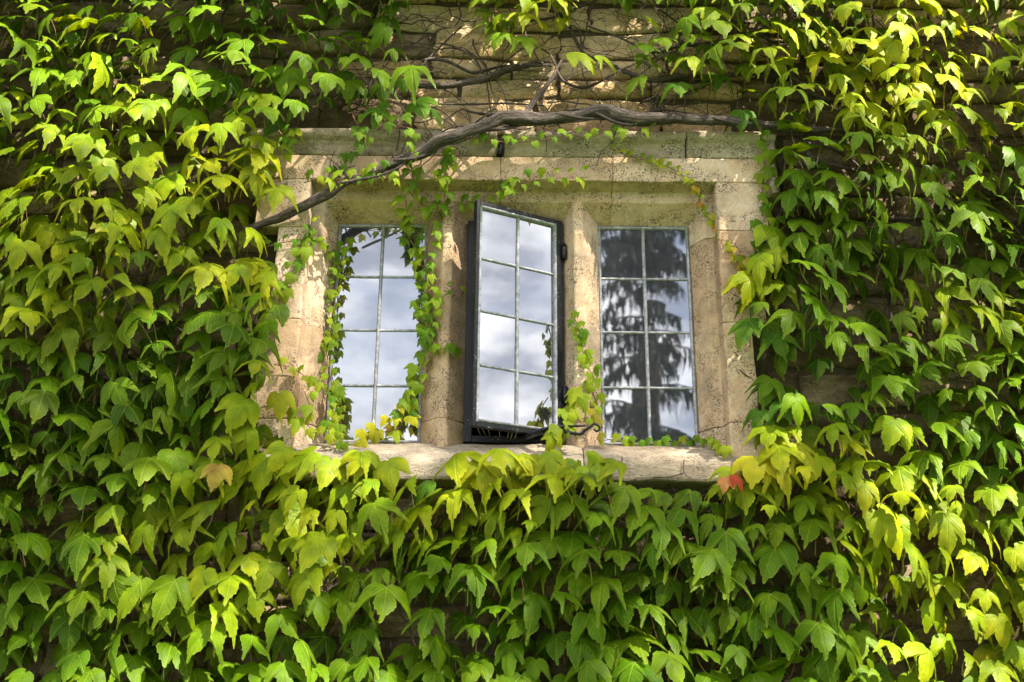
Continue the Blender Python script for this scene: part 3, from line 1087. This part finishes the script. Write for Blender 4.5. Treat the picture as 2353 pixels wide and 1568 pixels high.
# a few leaves the photograph shows clearly round the window
LIME, YELLOW, GREEN = (.20, .27, .012, .45), (.36, .34, .018, .8), (.040, .125, .008, .15)
for k, u, v, y, yaw, el, ro, sz, col, lab in (
        ('e', 1122, 1062, -.33, 10, 28, 8, .21, (.24, .28, .014, .7), 'large pale yellow green leaf over the sill'),
        ('e', 1262, 1040, -.32, -20, 38, -14, .14, LIME, None), ('e', 1355, 1075, -.32, 15, 40, 10, .15, (.13, .22, .01, .4), None),
        ('e', 1180, 1050, -.30, 30, 30, -20, .12, LIME, None),
        ('b', 640, 428, -.32, 5, 26, 6, .17, (.20, .27, .012, .5), None), ('b', 588, 385, -.34, 12, 28, -8, .17, (.19, .25, .012, .6), None),
        ('b', 480, 608, -.34, 15, 40, 10, .19, (.26, .31, .014, .55), None), ('b', 610, 640, -.30, -15, 22, -5, .13, (.25, .29, .014, .6), None),
        ('g', 1720, 735, -.30, -30, 36, 14, .17, GREEN, None), ('g', 1785, 768, -.30, 0, 26, -8, .16, GREEN, None), ('g', 1700, 632, -.27, -5, 18, 6, .10, (.22, .25, .014, .7), None),
        ('g', 1768, 880, -.28, -25, 30, 20, .14, GREEN, None), ('g', 1745, 945, -.28, -25, 24, 14, .13, GREEN, None), ('g', 1800, 925, -.30, 5, 34, -5, .14, GREEN, None),
        ('f', 1735, 1050, -.33, -5, 48, 12, .17, YELLOW, None), ('f', 1785, 1060, -.34, 10, 30, -12, .19, YELLOW, None), ('f', 1830, 1020, -.33, 10, 45, -20, .17, (.28, .31, .016, .6), None),
        ('f', 1672, 1075, -.30, -20, 40, 24, .12, LIME, None),
        ('d', 830, 1040, -.28, 5, 30, 5, .18, LIME, None), ('d', 890, 1060, -.29, -20, 32, -20, .17, LIME, None), ('d', 760, 1055, -.28, 15, 34, 16, .16, (.16, .24, .012, .5), None),
        ('d', 985, 1110, -.29, -35, 40, 30, .15, GREEN, None), ('d', 640, 905, -.27, 0, 15, -8, .13, (.23, .27, .014, .6), None), ('d', 560, 985, -.27, 15, 20, 10, .15, LIME, None),
        ('i', 1330, 120, -.33, 20, 40, -25, .16, (.18, .26, .012, .4), None), ('i', 1380, 128, -.33, 25, 46, -30, .14, (.18, .26, .012, .4), None), ('i', 1150, 75, -.33, -15, 34, 12, .15, (.10, .20, .01, .3), None), ('i', 1205, 85, -.34, 15, 30, -10, .15, (.10, .20, .01, .3), None),
        ('i', 960, 228, -.29, -20, 32, -26, .15, GREEN, None), ('i', 870, 250, -.28, 10, 30, 8, .14, GREEN, None), ('i', 985, 245, -.26, 35, 40, -36, .13, (.02, .08, .008, .1), None),
        ('h', 1470, 175, -.32, -25, 38, 30, .15, (.10, .19, .01, .3), None), ('h', 1560, 190, -.33, 0, 36, 0, .15, GREEN, None), ('h', 1705, 255, -.30, -10, 22, 6, .14, GREEN, None), ('h', 1590, 130, -.34, 10, 40, 5, .16, LIME, None)):
    rt = ivy_root[k]
    place_leaf(rt, MATURE[lrng.randrange(len(MATURE))], leaf_matrix(at(u, v, y), yaw, el, ro, sz), col, lab)
o = place_leaf(ivy_root['f'], MATURE[14], leaf_matrix(at(1690, 1092, -.45), 30, 30, -20, .075), (.30, .03, .014, 0), 'single red autumn leaf below the right end of the sill')
o = place_leaf(ivy_root['f'], MATURE[13], leaf_matrix(at(1668, 1098, -.445), -20, 34, 10, .075), (.55, .22, .09, .1), 'small peach coloured leaf beside the red one')
o = place_leaf(ivy_root['c'], MATURE[13], leaf_matrix(at(500, 1070, -.45), 10, 40, 5, .13), (.24, .15, .035, .5), 'orange tinged leaf among green ones')


# ------------------------------------------------------------------ stems and twigs on the wall
def walk(x, z, ang, length, step=.05, wob=.5, r_=None):
    r_ = r_ or lrng
    pts = [(x, z)]
    n = max(2, int(length / step))
    for _ in range(n):
        ang += r_.gauss(0, wob) * .45
        x += math.cos(ang) * step
        z += math.sin(ang) * step
        pts.append((x, z))
    return pts


def bare(x, z):
    return (-.99 < x < .99 and 2.30 < z < 3.83)


trng = random.Random(77)
for k, (bx_, bz_) in BASES.items():
    rt = ivy_root[k]
    off = rt.location
    for _ in range(5):
        x, z = bx_ + trng.uniform(-.6, .6), bz_ + trng.uniform(-.5, .4)
        if bare(x, z):
            continue
        p = walk(x, z, trng.choice((0.3, 2.8, 1.4, 1.8, -.4)) + trng.uniform(-.4, .4), trng.uniform(.6, 1.3), .06, .5, trng)
        q = []
        for a, b_ in p:
            if bare(a, b_):
                break
            q.append(Vector((a, -.165 + trng.uniform(-.012, .012), b_)) - off)
        if len(q) < 4:
            continue
        r0 = trng.uniform(.006, .013)
        sm = MB()
        sq = [Vector(t_) for t_ in smooth_path(q, 3)]
        sm.tube(sq, [r0 * (1 - .6 * i / len(sq)) for i in range(len(sq))], 7, .25, trng.random() * 9, 4)
        sm.obj('stem', M_BARK, rt)
    tw = MB()
    nt_ = 150 if k == 'i' else 70
    for _ in range(nt_):
        x = bx_ + trng.uniform(-.95, .95)
        z = bz_ + trng.uniform(-.65, .65)
        if k == 'i':
            x, z = trng.uniform(-.9, 1.3), trng.uniform(3.86, 4.5)
        if bare(x, z):
            continue
        p = walk(x, z, trng.uniform(0, 6.28) if trng.random() < .4 else trng.choice((0.1, 3.0)) + trng.gauss(0, .5), trng.uniform(.2, .75), .03, .7, trng)
        q = []
        y0 = -.152 - trng.uniform(0, .02)
        for a, b_ in p:
            if bare(a, b_):
                break
            q.append(Vector((a, y0 + trng.uniform(-.006, .006), b_)) - off)
        if len(q) < 4:
            continue
        r0 = trng.choice((.0014, .0018, .0022, .003, .0045))
        tw.tube(q, [r0 * (1 - .5 * i / len(q)) for i in range(len(q))], 4)
        for _b in range(3):
            i = trng.randrange(len(q))
            a2 = trng.uniform(0, 6.28)
            pp = walk(q[i].x, q[i].z, a2, trng.uniform(.04, .16), .02, .8, trng)
            tw.tube([Vector((a, q[i].y + trng.uniform(-.004, .002), b_)) for a, b_ in pp], .0012, 3)
    tw.obj('twigs', M_TWIG, rt, 'stuff')

# thick old vine across the lintel, with its side branches
vine = empty('climbing_vine', 'thick grey brown twisting vine stem across the top of the window', 'vine', at(1200, 272, -.29))


def vine_branch(pts, rough=.22, sides=14, seed=0, name='branch'):
    P = [(*at(u, v, y), w_ / W0 * 4.3 * .41) for u, v, y, w_ in pts]
    sp_ = [np.array(q) for q in smooth_path(P, 7)]
    for i in range(1, len(sp_) - 1):
        q = Vector(sp_[i][:3])
        k_ = sp_[i][3]
        sp_[i][:3] += np.array((mnoise.noise(q * 9 + Vector((seed, 0, 0))), .3 * mnoise.noise(q * 9 + Vector((0, seed, 3))), mnoise.noise(q * 9 + Vector((7, 0, seed))))) * k_ * .75
        sp_[i][3] *= 1 + .38 * mnoise.noise(q * 7 + Vector((3, seed, 1)))
    b = MB()
    b.tube([Vector(q[:3]) - vine.location for q in sp_], [max(.002, q[3]) for q in sp_], sides, rough, seed, 3)
    return b.obj(name, M_BARK, vine)


vine_branch([(560, 530, -.20, 20), (615, 512, -.215, 22), (650, 497, -.225, 26), (690, 477, -.235, 27), (735, 450, -.235, 29), (790, 424, -.235, 27), (850, 396, -.24, 24), (905, 375, -.25, 23), (950, 358, -.27, 26), (985, 338, -.30, 32), (1015, 322, -.315, 33), (1060, 308, -.315, 31), (1100, 293, -.315, 33), (1150, 277, -.31, 35),
             (1200, 273, -.305, 36), (1250, 273, -.305, 33), (1300, 271, -.305, 33), (1350, 264, -.305, 34), (1395, 259, -.305, 37), (1425, 270, -.305, 36), (1470, 271, -.305, 33), (1540, 274, -.30, 30), (1620, 275, -.30, 28), (1700, 283, -.29, 28), (1800, 294, -.26, 25), (1900, 300, -.22, 20), (1980, 310, -.19, 14)], .26, 18, 1, 'main_stem')
vine_branch([(880, 175, -.17, 8), (930, 192, -.175, 13), (985, 197, -.18, 15), (1040, 195, -.18, 18), (1075, 187, -.185, 22), (1120, 178, -.185, 20), (1165, 160, -.18, 18), (1200, 152, -.175, 16), (1260, 150, -.17, 8)], .3, 12, 2)
vine_branch([(1060, 250, -.17, 6), (1100, 262, -.18, 9), (1140, 272, -.19, 12), (1165, 282, -.24, 14)], .3, 10, 3)
vine_branch([(1200, 275, -.30, 22), (1220, 245, -.26, 18), (1245, 212, -.22, 16), (1268, 180, -.20, 13), (1278, 160, -.19, 9), (1290, 140, -.18, 6)], .3, 12, 4)
vine_branch([(1278, 160, -.19, 8), (1300, 190, -.20, 9), (1340, 202, -.20, 10), (1385, 185, -.20, 7), (1430, 160, -.19, 5), (1475, 140, -.18, 4)], .25, 9, 5)
vine_branch([(1275, 150, -.18, 8), (1262, 125, -.18, 6), (1240, 110, -.18, 5)], .25, 8, 6)
vine_branch([(1110, 170, -.18, 6), (1090, 135, -.18, 6), (1050, 110, -.17, 7), (1010, 100, -.17, 5)], .25, 8, 7)
vine_branch([(1130, 180, -.18, 5), (1150, 150, -.18, 5), (1210, 105, -.17, 4)], .25, 8, 8)
vine_branch([(960, 238, -.17, 5), (1060, 240, -.175, 6), (1150, 238, -.175, 6), (1250, 243, -.175, 5)], .25, 8, 9)
vine_branch([(1480, 280, -.28, 5), (1520, 245, -.2, 7), (1560, 220, -.18, 8), (1620, 200, -.17, 6)], .25, 8, 10)
vine_branch([(1430, 165, -.19, 8), (1500, 185, -.19, 12), (1560, 178, -.19, 12), (1640, 172, -.185, 9), (1740, 165, -.18, 7)], .3, 10, 11)
vine_branch([(1520, 200, -.18, 4), (1500, 250, -.18, 5), (1480, 275, -.26, 5)], .25, 8, 12)
vine_branch([(1350, 60, -.17, 6), (1420, 85, -.175, 7), (1500, 120, -.175, 7), (1560, 108, -.17, 6), (1680, 90, -.17, 5)], .3, 8, 13)
vine_branch([(600, 520, -.20, 10), (560, 560, -.18, 9), (470, 580, -.175, 8), (390, 610, -.17, 8), (300, 640, -.17, 6)], .3, 10, 14)
vine_branch([(1380, 1140, -.2, 12), (1450, 1158, -.22, 16), (1520, 1175, -.22, 15), (1600, 1192, -.2, 12)], .3, 10, 15)
vine_branch([(720, 1430, -.17, 8), (745, 1480, -.18, 11), (760, 1530, -.18, 11), (765, 1600, -.17, 10)], .3, 9, 16)
vine_branch([(975, 1360, -.17, 7), (985, 1440, -.17, 10), (990, 1520, -.17, 10), (985, 1600, -.17, 9)], .3, 9, 17)
vine_branch([(1060, 60, -.17, 5), (980, 140, -.175, 6), (940, 192, -.175, 6)], .3, 8, 18)
vine_branch([(1880, 270, -.2, 10), (1850, 330, -.18, 14), (1880, 370, -.17, 14), (1960, 390, -.17, 10)], .3, 9, 19)


# thinner stems that twist round the main one
MAIN = [(620, 512), (690, 477), (790, 424), (905, 375), (985, 338), (1060, 308), (1150, 277), (1250, 273), (1350, 264), (1425, 270), (1540, 274), (1700, 283), (1850, 297)]
for q in range(5):
    a_ = trng.randrange(0, 5)
    e_ = trng.randrange(8, 13)
    seq = []
    for i in range(a_, e_):
        u, v = MAIN[i]
        seq.append((u + trng.uniform(-15, 15), v + 17 * math.sin(i * 1.9 + q * 2.2) + trng.uniform(-5, 5), -.285 - .05 * math.cos(i * 1.9 + q * 2.2), trng.uniform(4, 9)))
    vine_branch(seq, .3, 8, 30 + q, 'twining_stem')
for q in range(26):
    i = trng.randrange(2, 12)
    u, v = MAIN[i]
    u += trng.uniform(-40, 40)
    seq = [(u, v, -.27, 5)]
    dx, dy = trng.uniform(-22, 22), -trng.uniform(6, 26) if trng.random() < .7 else trng.uniform(8, 20)
    for k in range(trng.randrange(3, 6)):
        dx += trng.uniform(-14, 14)
        dy += trng.uniform(-9, 9)
        u, v = u + dx, v + dy
        seq.append((u, v, max(-.27, -.27 + .035 * (k + 1)) if v < 290 else -.24, 4 - .6 * k))
    vine_branch(seq, .2, 6, 60 + q, 'twig')

# ------------------------------------------------------------------ small-leaved strands over the window stone
def strand(label, paths, spacing=.032, size=.045, cols=((.10, .20, .01, .2), (.17, .26, .012, .35)), end_cols=None, seed=0, sides_out=.018):
    rr = random.Random(seed)
    p0 = paths[0][0]
    root = empty('ivy_strand', label, 'ivy', at(*p0), 'small ivy strands creeping over the window stone')
    off = root.location
    for path in paths:
        P = [tuple(at(*q)) for q in path]
        sp_ = [Vector(q) for q in smooth_path(P, 8)]
        sm = MB()
        sm.tube([q - off for q in sp_], [.0026 * (1 - .5 * i / len(sp_)) for i in range(len(sp_))], 5)
        sm.obj('stem', M_REDSTEM, root)
        acc, side = 0, 1
        total = sum((sp_[i] - sp_[i - 1]).length for i in range(1, len(sp_)))
        run = 0
        for i in range(1, len(sp_)):
            l_ = (sp_[i] - sp_[i - 1]).length
            acc += l_
            run += l_
            while acc > spacing:
                acc -= spacing * rr.uniform(.75, 1.25)
                side = -side
                t = run / total
                d = (sp_[i] - sp_[i - 1]).normalized()
                nrm = Vector((d.z, 0, -d.x))
                pos = sp_[i] + nrm * side * sides_out * rr.uniform(.5, 1.4) + Vector((0, -rr.uniform(.008, .024), .3 * size))
                cset = cols
                if end_cols and t > .45 and rr.random() < (t - .3) * 1.3:
                    cset = end_cols
                cA = cset[rr.randrange(len(cset))]
                f_ = rr.uniform(.8, 1.2)
                s_ = size * 1.25 * rr.uniform(.65, 1.3)
                place_leaf(root, YOUNG[rr.randrange(len(YOUNG))], leaf_matrix(pos, side * rr.uniform(0, 30) + rr.gauss(0, 14), rr.uniform(8, 42), rr.gauss(0, 26) + side * -12, s_), (cA[0] * f_, cA[1] * f_, cA[2], cA[3]))
    return root


GRN = ((.07, .17, .009, .1), (.12, .22, .01, .2), (.16, .25, .012, .3))
LIM = ((.15, .24, .012, .3), (.21, .28, .013, .45))
ORA = ((.36, .25, .03, .6), (.42, .20, .05, .3), (.30, .30, .02, .6))
strand('small round leaved ivy strand edging the left side of the left light', [[(797, 545, -.03), (785, 590, -.035), (772, 640, -.04), (770, 700, -.04), (764, 770, -.04), (752, 830, -.05), (762, 880, -.06), (772, 930, -.09), (762, 970, -.12), (775, 1010, -.17), (790, 1035, -.2)],
       [(752, 890, -.08), (778, 925, -.05), (775, 960, -.07), (785, 1000, -.1)]], .022, .046, GRN + LIM, None, 1)
strand('ivy strand hanging down the right side of the left light', [[(915, 385, -.23), (925, 430, -.22), (935, 480, -.15), (935, 530, -.09), (955, 575, -.07), (972, 620, -.06), (968, 680, -.05), (972, 740, -.06), (985, 790, -.08), (970, 840, -.06), (955, 880, -.05), (948, 920, -.06), (925, 960, -.07)]], .030, .060, GRN, None, 2, .022)
strand('yellow leaved ivy tip trailing over the foot of the left light', [[(948, 915, -.07), (928, 955, -.07), (915, 985, -.06), (870, 995, -.06), (840, 1005, -.09), (825, 1020, -.12)]], .030, .066, ((.40, .36, .02, .8), (.30, .31, .016, .6), (.18, .25, .012, .5)), None, 3, .025)
strand('ivy strand climbing the left mullion up to the lintel', [[(1002, 800, -.10), (985, 760, -.09), (1000, 710, -.10), (985, 660, -.09), (975, 600, -.09), (990, 540, -.10), (1000, 490, -.12), (1020, 455, -.17), (1022, 410, -.215), (1030, 375, -.22), (1040, 355, -.23)]], .026, .050, GRN, None, 4, .022)
strand('little ivy shoots reaching across the left mullion towards the casement', [[(1000, 700, -.11), (1020, 680, -.12), (1045, 661, -.125), (1075, 660, -.12)], [(985, 812, -.11), (1020, 802, -.12), (1060, 804, -.11)]], .034, .042, GRN, None, 5, .012)
strand('ivy strand running right along the lintel edge', [[(940, 440, -.2), (970, 470, -.12), (1010, 482, -.12), (1060, 470, -.12), (1100, 468, -.13), (1135, 450, -.15), (1180, 430, -.2), (1210, 418, -.215), (1260, 412, -.215), (1310, 410, -.215), (1350, 408, -.215)]], .030, .050, GRN, None, 6, .022)
strand('fine ivy strand along the hood mould beneath the thick vine', [[(1045, 318, -.29), (1110, 322, -.29), (1160, 326, -.285), (1220, 326, -.285), (1270, 318, -.29), (1320, 312, -.29), (1360, 314, -.29), (1400, 304, -.29), (1450, 298, -.29), (1510, 291, -.29)]], .042, .043, GRN, None, 7, .016)
strand('thin ivy shoot slanting down the lintel and jamb to orange leaves', [[(1398, 340, -.245), (1440, 358, -.215), (1480, 368, -.20), (1520, 378, -.20), (1560, 398, -.20), (1592, 428, -.19), (1610, 465, -.14), (1632, 510, -.13), (1655, 545, -.15), (1680, 580, -.20), (1695, 605, -.2)]], .021, .034, LIM, ORA, 8, .010)
strand('orange and yellow ivy leaves clustered on the right jamb', [[(1685, 590, -.205), (1712, 625, -.21), (1735, 610, -.22), (1750, 650, -.22), (1715, 660, -.22), (1740, 690, -.23)]], .034, .075, ((.24, .26, .016, .6), (.32, .24, .03, .6), (.14, .20, .01, .4)), None, 9, .02)
strand('ivy strand trailing down the face of the right mullion', [[(1312, 720, -.115), (1328, 750, -.115), (1336, 790, -.115), (1345, 830, -.115), (1362, 870, -.11), (1355, 900, -.12)]], .020, .046, GRN + LIM, None, 10, .016)
strand('broader ivy leaves at the foot of the right mullion by the iron stay', [[(1325, 885, -.13), (1310, 910, -.14), (1335, 930, -.13), (1300, 945, -.15), (1310, 985, -.18), (1262, 1000, -.24), (1285, 1010, -.22)]], .036, .072, LIM, None, 11, .02)
strand('small yellowing leaves on the right mullion beside the stay curl', [[(1362, 900, -.06), (1372, 935, -.07), (1358, 965, -.12), (1380, 985, -.13), (1372, 1010, -.14), (1395, 1012, -.1)]], .028, .042, LIM + ((.30, .26, .03, .6),), None, 12, .016)
strand('row of small ivy leaves along the foot of the right light', [[(1395, 1010, -.06), (1440, 1016, -.055), (1490, 1020, -.055), (1540, 1019, -.055), (1590, 1018, -.06), (1620, 1012, -.09), (1640, 1022, -.15), (1665, 1038, -.2)]], .034, .046, LIM + GRN, None, 13, .010)
strand('ivy strand hanging at the right end of the hood mould', [[(1748, 290, -.285), (1752, 340, -.24), (1758, 390, -.22), (1752, 440, -.21), (1760, 490, -.21), (1742, 540, -.21), (1738, 600, -.22)]], .040, .066, GRN, None, 14, .022)
strand('ivy strand down the left jamb stones under the thick vine', [[(722, 490, -.21), (712, 530, -.205), (715, 560, -.205), (690, 590, -.205), (670, 630, -.205), (655, 670, -.21), (640, 700, -.215)]], .034, .060, LIM + GRN, None, 15, .022)
strand('thin ivy shoot crossing the left jamb towards the left light', [[(600, 572, -.205), (640, 560, -.205), (680, 553, -.205), (720, 550, -.2), (745, 570, -.13), (768, 590, -.06)]], .036, .036, GRN, None, 16, .012)
strand('ivy shoot crossing the lower left jamb', [[(630, 838, -.21), (670, 845, -.205), (705, 868, -.2), (735, 885, -.14), (752, 900, -.1)]], .036, .042, LIM, None, 17, .012)
strand('lime ivy shoot trailing down to the left end of the sill', [[(650, 960, -.215), (690, 965, -.21), (715, 985, -.21), (735, 1005, -.2), (760, 1000, -.17)], [(700, 900, -.21), (712, 930, -.21), (722, 950, -.2)]], .034, .062, LIM, None, 18, .02)
strand('small shaded ivy leaves over the left end of the hood mould', [[(860, 245, -.24), (905, 285, -.30), (945, 300, -.30), (950, 345, -.285), (940, 390, -.23), (960, 430, -.2)], [(810, 265, -.25), (840, 330, -.29), (800, 365, -.23), (770, 400, -.21)]], .040, .062, ((.05, .13, .009, .1), (.09, .18, .01, .2)), None, 19, .026)
strand('small leaves among the left end of the thick vine', [[(700, 420, -.24), (740, 410, -.25), (775, 415, -.26), (815, 412, -.26), (860, 398, -.27), (905, 392, -.27)], [(640, 300, -.29), (665, 335, -.28), (655, 365, -.25)]], .028, .054, GRN + LIM, None, 20, .022)
strand('ivy tuft on the lintel above the open casement', [[(1005, 355, -.235), (1040, 362, -.235), (1050, 350, -.24)], [(1022, 380, -.22), (1012, 415, -.215), (1028, 445, -.17)]], .028, .05, GRN, None, 21, .018)


# dead rootlets still clinging to the sill and the jamb
for pts in ([(1572, 1056), (1570, 1075), (1572, 1088), (1582, 1098), (1600, 1106)], [(1430, 1050), (1428, 1070), (1432, 1085)], [(1570, 1088), (1540, 1096), (1500, 1098)], [(1700, 850), (1712, 862), (1728, 870)]):
    rl = MB()
    yv_ = -.222 if pts[0][1] > 1000 else -.192
    rl.tube([at(u, v, yv_) - ivy_root['e'].location for u, v in pts], [.0024, .002, .0018, .0014, .001][:len(pts)], 5)
    rl.obj('rootlet', M_TWIG, ivy_root['e'])


# ------------------------------------------------------------------ garden trees in front of the house (a conifer seen in the panes, an unseen tree shaped to shade the wall)
def conifer(loc, height, seed, label, rmax):
    rr = random.Random(seed)
    root = empty('conifer_tree', label, 'tree', loc, None)
    t = MB()
    t.tube([(0, 0, 0), (.05, 0, height * .4), (0, .05, height * .75), (0, 0, height)], [.19, .12, .06, .02], 9, .1, seed, 2)
    t.obj('trunk', M_BARK, root)
    cr_ = MB()
    z = 1.2
    while z < height - .3:
        f = 1 - z / height
        ln = rmax * (f ** .75) * rr.uniform(.75, 1.15) + .15
        nb = 5
        a0 = rr.uniform(0, 6.28)
        for k in range(nb):
            a = a0 + 6.283 * k / nb + rr.uniform(-.3, .3)
            d = Vector((math.cos(a), math.sin(a), 0))
            ll = ln * rr.uniform(.45, 1.25)
            n = 9
            prev = None
            for i in range(n + 1):
                s = i / n
                p = d * (ll * s) + Vector((0, 0, z + .10 * ll * s - .42 * ll * s * s + .16 * ll * max(0, s - .7)))
                if prev is not None:
                    # hanging sprays of needles on either side of the bough
                    for _ in range(14):
                        q = prev.lerp(p, rr.random())
                        w_ = .018 + .035 * rr.random()
                        sd = Vector((-d.y, d.x, 0)) * rr.uniform(-1, 1) * (.34 * ll * (1 - s * .7) * .6 + .05)
                        q = q + sd + Vector((0, 0, -abs(sd.length) * .35))
                        hl = rr.uniform(.10, .32)
                        dr = Vector((rr.uniform(-.25, .25), rr.uniform(-.25, .25), -1)).normalized() * hl
                        ax = Vector((rr.uniform(-1, 1), rr.uniform(-1, 1), rr.uniform(-.2, .2))).normalized() * w_ * .5
                        cr_.add([q - ax, q + ax, q + ax * .7 + dr * .6, q + dr, q - ax * .7 + dr * .55], [(0, 1, 2, 3, 4)])
                    cr_.tube([prev, p], [.02 * (1 - s) + .006, .02 * (1 - s) + .004], 3)
                prev = p
        z += rr.uniform(.30, .58) * (0.75 + .5 * f)
    o_ = cr_.obj('crown', M_NEEDLE, root, 'stuff')
    return root


conifer((1.85, -10.2, 0), 13.0, 3, 'dark conifer with drooping boughs mirrored in the right hand light', 2.3)

LIT = [(720, 1220, 300, 110, .45), (1350, 170, 330, 45, .6), (230, 230, 330, 220, .62), (470, 430, 150, 80, .85), (2120, 230, 380, 230, 1.0), (2290, 620, 110, 260, .55), (1840, 1070, 190, 70, 1.0), (2150, 1230, 260, 110, .85), (2230, 1450, 190, 140, 1.0), (1230, 60, 190, 80, .7), (1480, 175, 160, 30, .6), (60, 560, 110, 120, .5), (720, 1150, 120, 50, .25), (1750, 120, 160, 100, .6)]
tree = empty('unseen_shade_tree', 'unseen leafy tree to the right with its crown shaped to shade the window', 'tree', (6.6, -6.3, 0))
tk = MB()
tk.tube([(0, 0, 0), (-.1, .1, 4), (0, .1, 8), (-.1, .2, 11), (-.3, .4, 13.5)], [.30, .22, .15, .09, .04], 12, .12, 3, 2)
for a, b_ in (((-.1, .15, 7.5), (-2.2, 1.6, 10.5)), ((0, .2, 8.3), (1.9, .6, 11.4)), ((-.1, .3, 9), (-1.6, -.6, 12)), ((-.2, .4, 10), (1.0, 1.6, 13))):
    a, b_ = Vector(a), Vector(b_)
    tk.tube([a, a.lerp(b_, .5) + Vector((0, 0, .3)), b_], [.12, .08, .03], 8, .1, 1, 2)
tk.obj('trunk', M_BARK, tree)
crown = MB()
krng = random.Random(99)
nleaf = 0


def clump(P, n, spread, ls):
    for _ in range(n):
        q = P + Vector((krng.gauss(0, spread), krng.gauss(0, spread), krng.gauss(0, spread)))
        a = Vector((krng.gauss(0, 1), krng.gauss(0, 1), krng.gauss(0, 1))).normalized()
        b_ = a.cross(Vector((krng.gauss(0, 1), krng.gauss(0, 1), krng.gauss(0, 1)))).normalized()
        s_ = ls * krng.uniform(.7, 1.3)
        crown.add([q - a * s_, q + b_ * s_ * .55, q + a * s_, q - b_ * s_ * .55], [(0, 1, 2, 3)])


DENSE = [(1200, 690, 600, 370, 1.5), (230, 1150, 400, 420, 2.0), (430, 800, 260, 130, 1.3), (2000, 660, 300, 230, 1.9), (1480, 1400, 420, 220, 1.7), (1100, 150, 450, 90, .5), (850, 1480, 300, 110, 1.2)]
nl = 0
for _ in range(8600):
    x, z = krng.uniform(-2.75, 2.65), krng.uniform(.8, 5.0)
    u, v = px((x, -.25, z))
    lit = max(gs(u, v, q) for q in LIT)
    want = (0.55 + sum(gs(u, v, q) for q in DENSE)) * (1 if lit < .26 else max(0, .62 - lit) * 1.6)
    calm = gs(u, v, (1200, 690, 600, 370, 1)) > .36
    if not calm:
        want *= 1 + 1.3 * mnoise.noise(Vector((x * 2.6, z * 2.6, 4.4)))
    if krng.random() > want / 3.2:
        continue
    P = Vector((x, -.25, z)) + SUN_DIR * krng.uniform(11.5, 15.0) - tree.location  # crown leaves laid along the sun's rays to shape shade on the wall
    if calm:
        clump(P, 13, .16, .024)
    else:
        clump(P, 3, .05, .05)
crown.obj('crown', M_TREELEAF, tree, 'stuff')
print('tris about', sum(len(o.data.polygons) for o in bpy.data.objects if o.type == 'MESH'))
